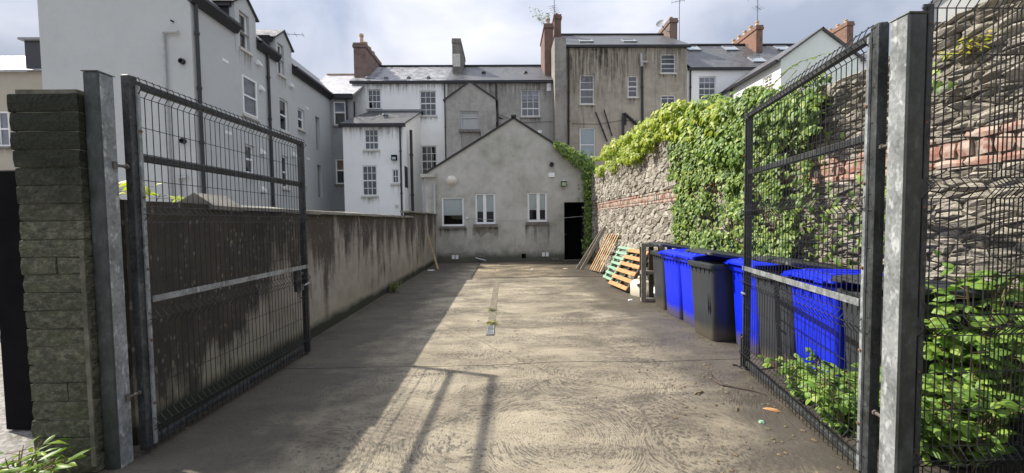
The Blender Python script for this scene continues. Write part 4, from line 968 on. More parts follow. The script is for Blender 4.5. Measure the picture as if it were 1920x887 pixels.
m_ = MB(); facade(m_, rp_, q0, q1, 0, qz, rh, .16); m_.add([rp_.p(q0, qz), rp_.p(q1, qz), rp_.p(qa, qt)], [(0, 1, 2)])
for x in (q0, q1): m_.quad((x, RY, 0), (x, TY, 0), (x, TY, qz), (x, RY, qz))
m_.build('return_wall', 'old_render', gh)
window(gh, rp_, rh[0], 1, (.66,), rails=[.66], rail=.07, fw=.09, mat='grey_pipe', reveal=.14, blind=.9, blindmat='pvc', glass='glass_clear', sillh=.16, sillout=.12)
MB().pbox(rp_, rh[0][0] + .03, rh[0][2] - .03, rh[0][1] - 1.6, rh[0][1] - .17, 0, .01).build('rendered_patch', 'party_render', gh)
sq = (qt - qz) / (qa - q0)
MB().slope((q0 - .15, TY, qz - .15 * sq + .05), (q0 - .15, RY - .08, qz - .15 * sq + .05), (qa, RY - .08, qt + .06), (qa, TY, qt + .06), .08).build('return_roof', 'slate_dark', gh)
MB().slope((q1 + .15, RY - .08, qz - .15 * sq + .05), (q1 + .15, TY, qz - .15 * sq + .05), (qa + .002, TY, qt + .06), (qa + .002, RY - .08, qt + .06), .08).build('return_roof', 'slate_dark', gh)
pipe(gh, [(q1 + .1, RY + .5, qz - .1), (q1 + .1, RY + .5, 3)], .07)
MB().tube([(q1 + .05, RY + 1.2, qz - .7), (q1 + .75, RY + 1.2, qz - 1.0), (q1 + .78, RY + 1.2, qz - 2.2)], .07, 8).build('waste_pipe', 'black_pipe', gh)
MB().box(q1 + .03, q1 + .7, RY + .7, RY + 2, qz - 2.4, qz - 1.0).build('lean_box', 'old_render', gh)

th_ = thing('tall_house', 'tall brown-grey rendered house with black pipes right of the middle', 'house', (xat(1160), TY, 0))
t0, t1 = xat(1058), xat(1288); tz = zat(1170, 86); ty = TY - .4; tq = Plane((0, ty, 0), (1, 0, 0), (0, -1, 0))
t0, t1 = tq.uv(1058, 180)[0], tq.uv(1288, 180)[0]; tz = tq.uv(1170, 86)[1]
hs = [tq.box(*b) for b in ((1087, 140, 1114, 195), (1177, 142, 1196, 182), (1239, 101, 1267, 137), (1239, 178, 1267, 210), (1087, 240, 1116, 294))]
m_ = MB(); facade(m_, tq, t0, t1, 0, tz, hs, .16); shell(m_, t0, t1, ty, ty + 7, 0, tz); m_.build('wall', 'tall_render', th_)
T2 = dict(mat='white_timber', reveal=.13, sill='sill_pale', fw=.07, bw=.03, rail=.07)
window(th_, tq, hs[0], 1, (.25, .5, .75), rails=[.5], **T2); window(th_, tq, hs[1], 1, (.3, .5, .75), rails=[.5], **T2)
window(th_, tq, hs[2], 1, (.25, .5, .75), rails=[.5], **T2); window(th_, tq, hs[3], 2, (.8,), **T2)
window(th_, tq, hs[4], 1, (.42,), rails=[.42], blind=.97, blindmat='blind', **{**T2, 'sill': None, })
ry = ty + 3.6; rz2 = at(1130, 66, Y=ry).z; hx = at(1245, 66, Y=ry).x
MB().slope((t0 - .1, ty - .2, tz), (t1 + .15, ty - .2, tz), (hx, ry, rz2), (t0 - .1, ry, rz2)).build('roof', 'slate', th_)
MB().slope((t1 + .15, ty - .2, tz), (t1 + .15, ty + 7.2, tz), (hx + .01, ry + .01, rz2), (hx, ry, rz2)).build('roof', 'slate', th_)
MB().slope((t1 + .15, ty + 7.2, tz), (t0 - .1, ty + 7.2, tz), (t0 - .1, ry + .01, rz2), (hx, ry + .01, rz2)).build('roof', 'slate', th_)
tiles_ridge(th_, (t0, ry, rz2 + .03), (hx, ry, rz2 + .03))
MB().pbox(tq, t0 - .1, t1 + .2, tz - .14, tz - .02, .02, .18).build('gutter', 'black_pipe', th_)
e_, up_ = Vector((1, 0, 0)), Vector((0, 3.8, rz2 - tz)).normalized(); nn_ = e_.cross(up_)
for px_ in (1087, 1168): p = at(px_, 84, Y=ty + .7); skylight(th_, (p.x, ty + .55, tz + .75 * (rz2 - tz) / 3.8 + .02), e_, nn_, up_, .95, .8)
pw = MB(); pw.box(xat(1037) + .003, t0 + .05, ty - .55, TY + 3, 0, at(1048, 70, Y=ty - .55).z); pw.build('party_wall', 'party_render', th_)
c0, c1 = at(1021, 80, Y=TY + .9).x, at(1037, 80, Y=TY + .9).x; cz = at(1028, 44, Y=TY + .9).z
ck = chimney(th_, c0, c1, TY + .9, TY + 3.6, eZ, cz, 'brick_red', [((c0 + c1) / 2, TY + 1.2, .45)]); pt = tp.uv(1037, 20)
aerial(ck, (c1 + .08, TY + .7, rZ), at(1036, -16, Y=TY + .7).z - rZ, [(at(1036, 18, Y=TY + .7).z - rZ, 1.4, 1.2, 6)])
c2_, c3_ = at(1039, 40, Y=TY + 2).x, at(1052, 40, Y=TY + 2).x; chimney(th_, c2_, c3_, TY + 2, TY + 3.4, tz, at(1045, 27, Y=TY + 2).z, 'brick_red', [((c2_ + c3_) / 2, TY + 2.6, .35)])
c0, c1 = at(1256, 60, Y=ty + 2.4).x, at(1270, 60, Y=ty + 2.4).x; cz = at(1262, 34, Y=ty + 2.4).z
ck = chimney(th_, c0, c1, ty + 2.4, ty + 6.4, tz, cz, 'brick_brown', [((c0 + c1) / 2, ty + 2.9, .3)])
aerial(ck, (c1 + .1, ty + 2.3, tz + .8), at(1270, -6, Y=ty + 2.3).z - tz - .8, [(at(1270, 2, Y=ty + 2.3).z - tz - .8, .9, 2.7, 4)])
dc = at(1239, 46, Y=ty + 2.6); ds = MB(); ds.lathe((0, 0, 0), [(.02, 0), (.15, .015), (.27, .06), (.34, .11), (.33, .115), (.2, .05)], 16)
rot = Matrix.Rotation(R(-35), 3, 'Z') @ Matrix.Rotation(R(65), 3, 'X'); ds.v = [tuple(rot @ Vector(v_) + dc) for v_ in ds.v]; ds.tube([dc, dc + Vector((.5, .3, -.25))], .03, 6)
ds.build('satellite_dish', 'lead', ck, 40)
drip(th_, tq, t0 + .1, t1 - .05, tz - .14, 2.6); drip(th_, tq, t0 + .3, t0 + 4.2, tz - .15, 4.5)
drip(gh, tp, g0 + .1, g1 - .05, eZ - .15, 1.8); drip(wh, tp, x0 + .05, x1 - .05, eZ - .16, 1.0, 'drip_stain_faint'); drip(wh, apn, a0 + .05, a1 - .05, az - .2, .9, 'drip_stain_faint')
def seg(px0, py0, px1, py1, r=.06, mat='black_pipe', nm='downpipe'):
    a, b = tq.uv(px0, py0), tq.uv(px1, py1); pipe(th_, [tq.p(*a, .1), tq.p(*b, .1)], r, mat, nm)
seg(1066, 88, 1066, 300); seg(1203, 125, 1204, 250, .075, 'black_pipe', 'soil_pipe'); seg(1201, 102, 1202, 126, .085, 'grey_pipe', 'soil_pipe'); seg(1203, 117, 1214, 117, .06, 'grey_pipe', 'soil_pipe')
seg(1116, 211, 1138, 266, .048); seg(1132, 207, 1147, 256, .042); seg(1168, 213, 1168, 275, .065); seg(1170, 213, 1199, 239, .085)
seg(1172, 214, 1172, 235, .05)

cbl = [tp.p(xat(845), zat(845, 196), .06), tp.p(xat(905), zat(905, 203), .05), tp.p(xat(975), zat(975, 231), .06), tp.p(xat(1036), zat(1036, 228), .06)]
MB().tube(cbl, .014, 5).build('cable', 'black_pipe', gh)
MB().tube([tq.p(*tq.uv(1072, 232), .03), tq.p(*tq.uv(1120, 233), .03), tq.p(*tq.uv(1165, 226), .03), tq.p(*tq.uv(1200, 227), .03)], .013, 5).build('cable', 'black_pipe', th_)
rh_ = thing('right_white_house', 'white painted house under slate roof with skylights behind the creeper', 'house', (xat(1370), TY, 0))
w0, w1 = xat(1288) + .01, xat(1560); wz = zat(1370, 128)
hw = [tp.box(1310, 143, 1343, 188)]
m_ = MB(); facade(m_, tp, w0, w1, 0, wz, hw, .16); shell(m_, w0, w1, TY, TY + 7, 0, wz); m_.build('wall', 'white_paint', rh_)
window(rh_, tp, hw[0], **{**SASH, 'fw': .08, 'blind': .3, 'blindmat': 'curtain'})
ry3 = TY + 3.6; rz3 = at(1400, 85, Y=ry3).z
MB().slope((w0 + .14, TY - .2, wz), (w1, TY - .2, wz), (w1, ry3, rz3), (w0 + .14, ry3, rz3)).build('roof', 'slate', rh_)
MB().slope((w1, TY + 7.2, wz), (w0 + .14, TY + 7.2, wz), (w0 + .14, ry3 + .002, rz3), (w1, ry3 + .002, rz3)).build('roof', 'slate', rh_)
tiles_ridge(rh_, (w0 + .14, ry3, rz3 + .03), (w1, ry3, rz3 + .03)); MB().pbox(tp, w0 + .01, w1, wz - .15, wz - .02, .02, .17).build('gutter', 'black_pipe', rh_)
up3 = Vector((0, 3.8, rz3 - wz)).normalized(); n3 = e_.cross(up3)
for (px_, f_) in ((1291, .72), (1362, .72), (1462, .72), (1413, .18)):
    yy = TY - .2 + 3.8 * f_; p = at(px_, 95, Y=yy); skylight(rh_, (p.x, yy, wz + (rz3 - wz) * f_ + .02), e_, n3, up3, 1.0, .95)
c0, c1 = at(1418, 70, Y=TY + 2.2).x, at(1430, 70, Y=TY + 2.2).x; cz = at(1424, 47, Y=TY + 2.2).z
ck = chimney(rh_, c0, c1, TY + 2.2, TY + 5.6, wz, cz, 'brick_orange', [((c0 + c1) / 2, TY + 2.5 + i * .72, .42) for i in range(5)])
aerial(ck, ((c0 + c1) / 2 + .1, TY + 2.6, cz), 2.6, [(2.3, 1.1, 2.4, 5), (1.5, .9, .6, 4)])
pipe(rh_, [tp.p(xat(1293), wz - .1, .1), tp.p(xat(1293), 0, .1)], .055)

# rear wing with a pale gable end
rwg = thing('rear_wing', 'white rear wing with pale gable end rising above the right wall', 'building', (17, 20.1, 0))
VX = 14.9; vp = Plane((VX, 0, 0), (0, 1, 0), (-1, 0, 0)); vy0 = vp.uv(1464, 130)[0]; vz = vp.uv(1464, 109)[1]; vf = Plane((0, vy0, 0), (1, 0, 0), (0, -1, 0))
vax, vaz = vf.uv(1540, 54); vx1 = 2 * vax - VX
vh = [vp.box(1430, 143, 1447, 166), vp.box(1380, 175, 1387, 187)]
m_ = MB(); facade(m_, vp, vy0, TY, 0, vz, vh, .16); m_.quad((vx1, vy0, 0), (vx1, TY, 0), (vx1, TY, vz), (vx1, vy0, vz)); m_.build('side_wall', 'white_paint', rwg)
MB().add([vf.p(VX, 0), vf.p(vx1, 0), vf.p(vx1, vz), vf.p(vax, vaz), vf.p(VX, vz)], [(0, 1, 2, 3, 4)]).build('gable_wall', 'pale_green_render', rwg)
for h_ in vh: window(rwg, vp, h_, 2, (.25, .5, .75), rails=[.5], **T2)
sv = (vaz - vz) / (vax - VX)
MB().slope((VX - .2, TY, vz - .2 * sv + .05), (VX - .2, vy0 - .12, vz - .2 * sv + .05), (vax, vy0 - .12, vaz + .06), (vax, TY, vaz + .06), .1).build('roof', 'slate', rwg)
MB().slope((vx1 + .2, vy0 - .12, vz - .2 * sv + .05), (vx1 + .2, TY, vz - .2 * sv + .05), (vax + .002, TY, vaz + .06), (vax + .002, vy0 - .12, vaz + .06), .1).build('roof', 'slate', rwg)
MB().box(VX - .3, VX - .1, vy0, TY, vz - .22, vz - .08).build('gutter', 'black_pipe', rwg)
u, v = vp.uv(1374, 180); pipe(rwg, [vp.p(u, v + .5, .1), vp.p(u, 0, .1)], .06)

fh = thing('corner_house', 'brick chimney and slate roof of a house behind the pale gable', 'house', (24, 30, 0))
c0, c1 = at(1588, 60, Y=29).x, at(1600, 60, Y=29).x; cz = at(1590, 40, Y=29).z; fz = at(1590, 74, Y=29).z
m_ = MB(); m_.box(c0 - 7.0, c1 + 5, 28.2, 36, 0, fz - 2); m_.build('wall', 'white_paint', fh)
MB().slope((c0 - 7.2, 28, fz - 2), (c1 + 5.2, 28, fz - 2), (c1 + 5.2, 32, fz + .2), (c0 - 7.2, 32, fz + .2)).build('roof', 'slate', fh)
MB().slope((c1 + 5.2, 36.2, fz - 2), (c0 - 7.2, 36.2, fz - 2), (c0 - 7.2, 32.01, fz + .2), (c1 + 5.2, 32.01, fz + .2)).build('roof', 'slate', fh)
chimney(fh, c0, c1, 29, 32.6, fz - 1.5, cz, 'brick_orange', [((c0 + c1) / 2, 29.4 + .7 * i, .3) for i in range(5)])

# house glimpsed over the wall at the upper right
nh = thing('roadside_house', 'pale gabled house with orange brick chimney seen over the wall top right', 'house', (15, 11, 0))
nh.location = at(1738, 20, Y=15); nh.location.z = 0; ra = math.atan2(1.0, 797 / 700) ; nh.rotation_euler.z = -(math.pi / 2 - ra); ORG[nh.name] = Vector(); nz = at(1738, 8, Y=15).z
m_ = MB(); W9 = 4.2; m_.add([(0, 0, 0), (W9, 0, 0), (W9, 0, nz), (W9 / 2, 0, nz + 1.4), (0, 0, nz)], [(0, 1, 2, 3, 4)]); m_.quad((0, 0, 0), (-.25, 7, 0), (-.25, 7, nz), (0, 0, nz)); m_.quad((W9, 0, 0), (W9, 7, 0), (W9, 7, nz), (W9, 0, nz)); m_.quad((-.25, 7, 0), (W9, 7, 0), (W9, 7, nz), (-.25, 7, nz)); m_.build('wall', 'grey_paint', nh)
MB().slope((-.3, 7, nz - .1), (-.1, -.1, nz - .1), (W9 / 2, -.1, nz + 1.45), (W9 / 2, 7, nz + 1.45), .1).build('roof', 'slate_pale', nh)
MB().slope((W9 + .1, -.1, nz - .1), (W9 + .1, 7, nz - .1), (W9 / 2 + .01, 7, nz + 1.45), (W9 / 2 + .01, -.1, nz + 1.45), .1).build('roof', 'slate_pale', nh)
MB().box(-.09, .09, -.12, -.02, 0, nz - .1).build('corner_board', 'pvc', nh)
chimney(nh, 2.05, 2.75, -.75, -.13, 0, nz + 2.6, 'brick_orange', [(2.4, -.45, .4)])

# cream building at the far left edge
cb = thing('cream_building', 'cream rendered building with slate box dormer at the far left', 'building', (-24, 19, 0))
cy = 19.0; cpn = Plane((0, cy, 0), (1, 0, 0), (0, -1, 0)); k1 = cpn.uv(100, 200)[0]; k0 = k1 - 12; kz = cpn.uv(40, 134)[1]
chs = [cpn.box(-22, 208, 18, 275)]
m_ = MB(); facade(m_, cpn, k0, k1, 0, kz, chs, .16); shell(m_, k0, k1, cy, cy + 7, 0, kz); m_.build('wall', 'beige_render', cb)
window(cb, cpn, chs[0], 2, (.5,), rails=[.5], fw=.1, rail=.08, reveal=.1, blind=.95, blindmat='curtain', glass='glass_clear', sill='sill_stone')
MB().slope((k0, cy - .2, kz), (k1, cy - .2, kz), (k1, cy + 3.6, at(30, 105, Y=cy + 3.6).z), (k0, cy + 3.6, at(30, 105, Y=cy + 3.6).z)).build('roof', 'slate_pale', cb)
b0, b1 = cpn.uv(46, 100)[0], k1 - .05; MB().box(b0, b1, cy + .02, cy + 3, kz + .03, cpn.uv(60, 76)[1]).build('box_dormer', 'slate_dark', cb); MB().box(b0 - .15, b1, cy - .12, cy + 3, cpn.uv(60, 76)[1], cpn.uv(60, 72)[1]).build('dormer_roof', 'lead', cb)

# ================================================================== WHEELIE BINS
def make_bin(mat, label):
    """front faces -X, origin at the middle of the base"""
    t = thing('wheelie_bin', label, 'bin', local=True, group='wheelie bins along the stone wall')
    b = MB(); b.loft([(.0, -.27, .25, -.225, .225, .06), (.03, -.285, .26, -.24, .24, .06), (.45, -.305, .28, -.252, .252, .055), (.90, -.33, .30, -.268, .268, .05), (.985, -.335, .305, -.272, .272, .05)], .05, 4)
    body = b.build('body', mat, t, 40)
    rm = MB(); rm.loft([(.955, -.36, .33, -.288, .288, .05), (.965, -.365, .335, -.292, .292, .05), (1.015, -.365, .335, -.292, .292, .05), (1.02, -.36, .33, -.288, .288, .05)], .05, 4); rm.build('rim', mat, t, 40)
    for y_ in (-.2, -.1, 0, .1, .2): MB().prism([(-.352, y_ - .006, .955), (-.352, y_ + .006, .955), (-.322, y_ + .006, .84), (-.322, y_ - .006, .84)], (.03, 0, 0)).build('comb_rib', mat, t)
    lid = MB(); lid.loft([(1.022, -.395, .36, -.298, .298, .06), (1.03, -.405, .365, -.302, .302, .06), (1.058, -.40, .365, -.298, .298, .06), (1.082, -.35, .345, -.25, .25, .07), (1.09, -.28, .30, -.19, .19, .08)], .06, 4); l_ = lid.build('lid', mat, t, 40)
    for y_ in (-.15, 0, .15): r_ = MB(); r_.loft([(1.075, -.31, .31, y_ - .035, y_ + .035, .03), (1.098, -.29, .29, y_ - .024, y_ + .024, .02), (1.102, -.27, .27, y_ - .015, y_ + .015, .012)], .02, 3); r_.build('rib', mat, l_, 40)
    for y_ in (-.2, .2): MB().box(-.43, -.38, y_ - .05, y_ + .05, 1.02, 1.04).build('grip', mat, l_)
    h = MB(); h.tube([(.31, -.27, .99), (.42, -.27, 1.03), (.42, .27, 1.03), (.31, .27, .99)], .016, 8); h.build('handle', mat, t, 40)
    for y_ in (-.24, .24): MB().lathe((.24, y_, .10), [(.03, -.025), (.10, -.025), (.105, -.01), (.105, .01), (.10, .025), (.03, .025)], 18, 'Y').build('wheel', 'black_pipe', t, 40)
    MB().tube([(.24, -.24, .10), (.24, .24, .10)], .012, 8).build('axle', 'galvanised_dull', t)
    return t
blue = make_bin('blue_plastic', ''); grey = make_bin('grey_plastic', '')
BINS = [(grey, 2.735, 6.69, -3, 'grey wheelie bin at the far end of the bin row beside the upright pallet', 9),
        (blue, 2.69, 6.07, 2, 'blue wheelie bin farthest from the gate, next to the far grey bin', 0),
        (blue, 2.70, 5.52, -2, 'blue wheelie bin touching the far side of the grey bin with a split front', 0),
        (grey, 2.61, 4.99, 3, 'grey wheelie bin with a black split in its front, between blue bins', 0),
        (blue, 2.84, 4.41, -3, 'blue wheelie bin just beyond the free end of the right gate', 1),
        (grey, 2.76, 3.84, 2, 'grey wheelie bin seen through the far half of the right gate', 0),
        (blue, 2.73, 3.28, -2, 'blue wheelie bin seen through the mesh of the right gate', 2),
        (grey, 2.71, 2.72, 2, 'dark grey wheelie bin behind the right gate post and brambles', 5)]
usedb = set()
for proto, xf, yc, rz, lab, tilt in BINS:
    o = proto if id(proto) not in usedb else copy_tree(proto); usedb.add(id(proto))
    o.location = (xf + .365, yc, .0); o.rotation_euler = (0, 0, R(rz)); o['label'] = lab
    for ch in o.children:
        if ch.name.startswith('lid') and tilt:                     # lid not quite shut: turn it about the hinge at the back
            a = R(tilt); hz = Vector((.36, 0, 1.03)); ch.matrix_local = Matrix.Translation(hz) @ Matrix.Rotation(a, 4, 'Y') @ Matrix.Translation(-hz)
    if 'black split' in lab:
        s_ = MB(); s_.add([(-.330, -.185, .66), (-.3255, -.173, .54), (-.318, -.166, .44), (-.3135, -.178, .34), (-.318, -.200, .42), (-.3255, -.194, .54)], [(0, 1, 2, 3, 4, 5)])
        s_.v = [(x - .004, y, z) for x, y, z in s_.v]; sp_ = s_.build('split', 'black_paint', None); sp_.parent = o

# ================================================================== PALLETS, TIMBER, CAN
def pallet(name, label, L_, W_, n, mat, mat2, cat='pallet', bw2=.095, gap=None, under=True):
    """lies in its own XY plane: boards run along X, bearers along Y"""
    t = thing(name, label, cat, local=True)
    for i in range(n):
        y_ = (W_ - bw2) * i / (n - 1); MB().cham(0 + rnd(-.006, .006), L_ + rnd(-.006, .006), y_, y_ + bw2, .10, .122, .003).build('board', mat, t)
    for x_ in (0, L_ / 2 - .04, L_ - .08):
        MB().cham(x_ + .005, x_ + .075, .004, W_ - .004, .022, .099, .004).build('bearer', mat2, t)
    if under:
        for y_ in (0, W_ / 2 - bw2 / 2, W_ - bw2): MB().cham(0, L_, y_, y_ + bw2, .0, .021, .003).build('bottom_board', mat2, t)
    return t
def place(o, p0, xdir, ydir):
    x = Vector(xdir).normalized(); y = (Vector(ydir) - x * Vector(ydir).dot(x)).normalized(); z = x.cross(y)
    o.matrix_world = Matrix.Translation(p0) @ Matrix((x, y, z)).transposed().to_4x4()
a_, b_ = at(1149, 534, Z=.02), at(1180, 547, Z=.02)
pl1 = pallet('pallet', 'orange-brown wooden pallet leaning on the stone wall beside the bins', 1.0, 1.0, 6, 'wood_new', 'wood_dark')
place(pl1, (a_.x - .02, a_.y, .0), (b_.x - a_.x, b_.y - a_.y, 0), (.62, .10, 1))
pl2 = pallet('plastic_pallet', 'faded green slatted pallet leaning behind the orange-brown pallet', 1.1, .95, 7, 'green_plastic', 'green_plastic', bw2=.07)
place(pl2, (2.74, 9.95, .02), (.06, -1, 0), (.55, .06, 1))
pl3 = pallet('pallet', 'weathered pallet standing upright behind the farthest grey bin', 1.15, .80, 5, 'wood_dark', 'wood_grey')
c_ = at(1206, 569, Z=0); place(pl3, (c_.x, c_.y + .1, .0), (0, 0, 1), (1, -.06, 0))
rk = thing('slatted_pallet', 'slatted timber pallet leaning on the wall near the dark doorway', 'pallet', local=True)
for i in range(6): MB().cham(.04 + i * .135, .085 + i * .135, .0, 1.28 + rnd(-.03, .03), .03, .055, .003).build('slat', 'wood_pale' if i % 3 else 'wood_new', rk)
for y_ in (.03, .62, 1.18): MB().cham(0, .86, y_, y_ + .09, -.07, .028, .004).build('cross_piece', 'wood_dark', rk)
place(rk, (2.72, 11.75, .03), (.22, -1, 0), (.55, .12, 1))
for k, (p, q, lab) in enumerate((((2.40, 12.25, .0), (3.25, 12.2, 1.32), 'long grey plank leaning left of the slatted timber pallet'), ((2.50, 12.02, .0), (3.28, 12.05, 1.38), 'grey plank leaning against the slatted timber pallet'))):
    b = MB(); b.bar(p, q, .10, .035, (0, 1, .0)); tag(b.build('plank', 'wood_grey', org=p), lab, 'plank')
for p, q, lab in (((-2.32, 12.9, 0), (-2.66, 13.1, 1.18), 'thin pale lath leaning on the left wall near the gable'), ((-2.26, 12.75, 0), (-2.66, 13.15, 1.10), 'shorter pale lath crossing the other at the left wall')):
    b = MB(); b.bar(p, q, .045, .02, (0, 1, 0)); tag(b.build('lath', 'wood_pale', org=p), lab, 'lath')
can = thing('jerrycan', 'dirty white plastic jerrycan between the leaning pallet and the bins', 'jerrycan', (2.86, 7.72, 0), rz=R(20), local=True)
MB().loft([(.0, -.13, .13, -.19, .19, .04), (.02, -.145, .145, -.205, .205, .05), (.27, -.145, .145, -.205, .205, .05), (.33, -.11, .11, -.17, .17, .05), (.345, -.08, .08, -.14, .14, .05)], .05, 4).build('body', 'can_plastic', can, 40)
MB().lathe((-.145, -.10, .26), [(.035, -.02), (.035, -.0), (.03, .0)], 12, 'X').build('cap', 'black_pipe', can, 40)
MB().tube([(0, -.11, .33), (0, -.10, .40), (0, .08, .40), (0, .11, .33)], .018, 8).build('handle', 'can_plastic', can, 40)
bags = thing('refuse_bag', 'crumpled pale plastic bag on the ground beside the upright pallet', 'bag', (3.05, 7.35, 0))
b = MB(); b.lathe((3.05, 7.35, 0), [(.12, 0), (.17, .05), (.16, .14), (.09, .22), (.03, .27)], 10); b.v = [(x + rnd(-.02, .02), y + rnd(-.02, .02), max(0, z + rnd(-.02, .02))) for x, y, z in b.v]; b.build('sack', 'pvc', bags)

# ================================================================== DRAIN CHANNEL
dc_ = thing('drain_channel', 'narrow drain channel with grating down the middle of the yard', 'drain', (-.2, 6, 0))
dx0 = at(912, 627, Z=0).x; dx1 = at(926, 627, Z=0).x
MB().box(dx0 - .008, dx0, 5.2, 9.9, -.03, .005).box(dx1, dx1 + .008, 5.2, 9.9, -.03, .005).box(dx0, dx1, 5.192, 5.2, -.03, .005).build('channel_edge', 'silt', dc_)
MB().box(dx0, dx1, 5.2, 9.9, -.02, .004).build('channel_silt', 'silt', dc_)
for k, (ya, yb) in enumerate(((5.21, 5.70),)):
    gg = MB(); gg.box(dx0 + .002, dx0 + .012, ya, yb, .005, .016).box(dx1 - .012, dx1 - .002, ya, yb, .005, .016); yy = ya
    while yy < yb: gg.box(dx0 + .012, dx1 - .012, yy, yy + .014, .005, .015); yy += .03
    tag(gg.build('grating', 'galvanised', dc_), kind='stuff')

# ================================================================== FOLIAGE
LEAVES = {
 'ivy': (np.array([(0, 0, 0), (.28, -.10, .02), (.50, .12, -.04), (.30, .42, .0), (0, 1, -.10), (-.30, .42, .0), (-.50, .12, -.04), (-.28, -.10, .02), (0, .35, .06)]), [(8, 0, 1), (8, 1, 2), (8, 2, 3), (8, 3, 4), (8, 4, 5), (8, 5, 6), (8, 6, 7), (8, 7, 0)]),
 'oval': (np.array([(0, 0, 0), (.27, .25, -.03), (.33, .5, -.06), (.2, .8, -.08), (0, 1, -.14), (-.2, .8, -.08), (-.33, .5, -.06), (-.27, .25, -.03), (0, .45, .05)]), [(8, 0, 1), (8, 1, 2), (8, 2, 3), (8, 3, 4), (8, 4, 5), (8, 5, 6), (8, 6, 7), (8, 7, 0)]),
 'lance': (np.array([(0, 0, 0), (.14, .3, -.02), (.15, .6, -.06), (0, 1, -.18), (-.15, .6, -.06), (-.14, .3, -.02), (0, .45, .04)]), [(6, 0, 1), (6, 1, 2), (6, 2, 3), (6, 3, 4), (6, 4, 5), (6, 5, 0)]),
}
def foliage(name, mat, parent, pos, nrm, tip, size, shape):
    """many leaves in one mesh; nrm is the way each leaf faces, tip the way it points"""
    V, F = LEAVES[shape]; pos, nrm, tip, size = map(np.asarray, (pos, nrm, tip, size)); n = len(pos)
    nrm = nrm / np.linalg.norm(nrm, axis=1, keepdims=True); tip = tip - nrm * (tip * nrm).sum(1, keepdims=True); tip = tip / (np.linalg.norm(tip, axis=1, keepdims=True) + 1e-9)
    sd = np.cross(tip, nrm)
    wv = rng.uniform(.8, 1.15, (n, 1, 1))
    P = pos[:, None, :] + size[:, None, None] * (V[None, :, 0:1] * sd[:, None, :] * wv + V[None, :, 1:2] * tip[:, None, :] + V[None, :, 2:3] * nrm[:, None, :] * rng.uniform(.4, 2.2, (n, 1, 1)))
    k = len(V); F = np.array(F); faces = (F[None] + (np.arange(n) * k)[:, None, None]).reshape(-1, 3)
    o = ORG.get(parent.name, Vector()) if parent else Vector()
    m = bpy.data.meshes.new(name); vv = P.reshape(-1, 3) - np.array(o)
    m.vertices.add(len(vv)); m.vertices.foreach_set('co', vv.astype(np.float32).ravel()); m.loops.add(faces.size); m.loops.foreach_set('vertex_index', faces.astype(np.int32).ravel())
    m.polygons.add(len(faces)); m.polygons.foreach_set('loop_start', np.arange(0, faces.size, 3, dtype=np.int32)); m.update(calc_edges=True); m.validate()
    m.polygons.foreach_set('use_smooth', [True] * len(m.polygons)); m.materials.append(M[mat]); ob = bpy.data.objects.new(name, m); col.objects.link(ob)
    if parent: ob.parent = parent
    return tag(ob, kind='stuff')
def U(a, b, n): return rng.uniform(a, b, n)
def nz2(y, z, s, k=0): return mn.noise((y * s, z * s, k))

# ivy sheet on the near half of the stone wall
ivy = thing('ivy', 'dense glossy ivy covering the stone wall behind the bins', 'ivy', (WX, 5.6, 0))
def ivy_cover(y, z):
    far = 7.35 - .9 * max(0, 1.9 - z) * .55 + .55 * nz2(0, z, 1.6, 3) + .45 * nz2(y, z, 3.3, 8)
    near = 4.22 + .28 * nz2(1, z, 1.4, 5) + .22 * nz2(y, z, 3.1, 2) + (.0 if z > 1 else -.1) - (.25 if 2.5 < z < 3.1 else 0)
    if z > 3.15 + .35 * nz2(y, 0, 1.1, 1): return 0
    return 1 if near < y < far else 0
P_, N_, T_, S_ = [], [], [], []
while len(P_) < 15000:
    y, z = rnd(3.6, 7.9), rnd(.05, 3.5)
    if not ivy_cover(y, z): continue
    if nz2(y, z, 2.2, 20) < -.12 - .25 * (z > 2.2) and rnd(0, 1) < .88: continue
    dpt = .10 + .10 * nz2(y, z, 1.8, 11) + .08 * nz2(y, z, 4.5, 12)
    P_.append((WX - .06 - max(0, dpt) - rnd(0, .07), y, z)); N_.append((-1, rnd(-.8, .45), rnd(-.25, .9))); T_.append((rnd(-.3, .1), rnd(-.7, .7), -1)); S_.append(rnd(.03, .082))
foliage('foliage', 'ivy_leaf', ivy, P_, N_, T_, S_, 'ivy')
vm_ = MB()
for i in range(16):
    y = rnd(4.6, 7.0); pts = []
    for k in range(9): pts.append((WX - .06 - rnd(0, .03), y, .02 + k * .36)); y += rnd(-.12, .12)
    vm_.tube(pts, [.016 - .0014 * k for k in range(9)], 5)
tag(vm_.build('vine_stem', 'stem', ivy), kind='stuff')
# straggling ivy over the nearer stones
sg = thing('ivy', 'small ivy sprays on the slaty stones right of the gate post', 'ivy', (WX, 3.2, 0))
P_, N_, T_, S_ = [], [], [], []
for (y0, z0, n, s) in ((3.28, 1.72, 42, .17), (3.33, 1.45, 26, .13), (3.36, 1.98, 16, .1), (3.95, 1.65, 40, .2), (3.85, 1.25, 40, .22), (2.95, 2.62, 14, .09), (4.1, 2.3, 24, .16), (3.3, 1.1, 26, .18)):
    for i in range(n): P_.append((WX - .1 - rnd(0, .08), y0 + random.gauss(0, s), z0 + random.gauss(0, s))); N_.append((-1, rnd(-.8, .3), rnd(-.2, .8))); T_.append((0, rnd(-.8, .8), -1)); S_.append(rnd(.035, .075))
foliage('foliage', 'ivy_leaf', sg, P_, N_, T_, S_, 'ivy')
b = MB()
for (y0, z0) in ((3.3, 1.7), (3.9, 1.5), (4.1, 2.2)):
    b.tube([(WX - .07, y0 + .05, z0 - .5), (WX - .09, y0, z0), (WX - .08, y0 - .04, z0 + .3)], .006, 5)
tag(b.build('vine_stem', 'stem', sg), kind='stuff')
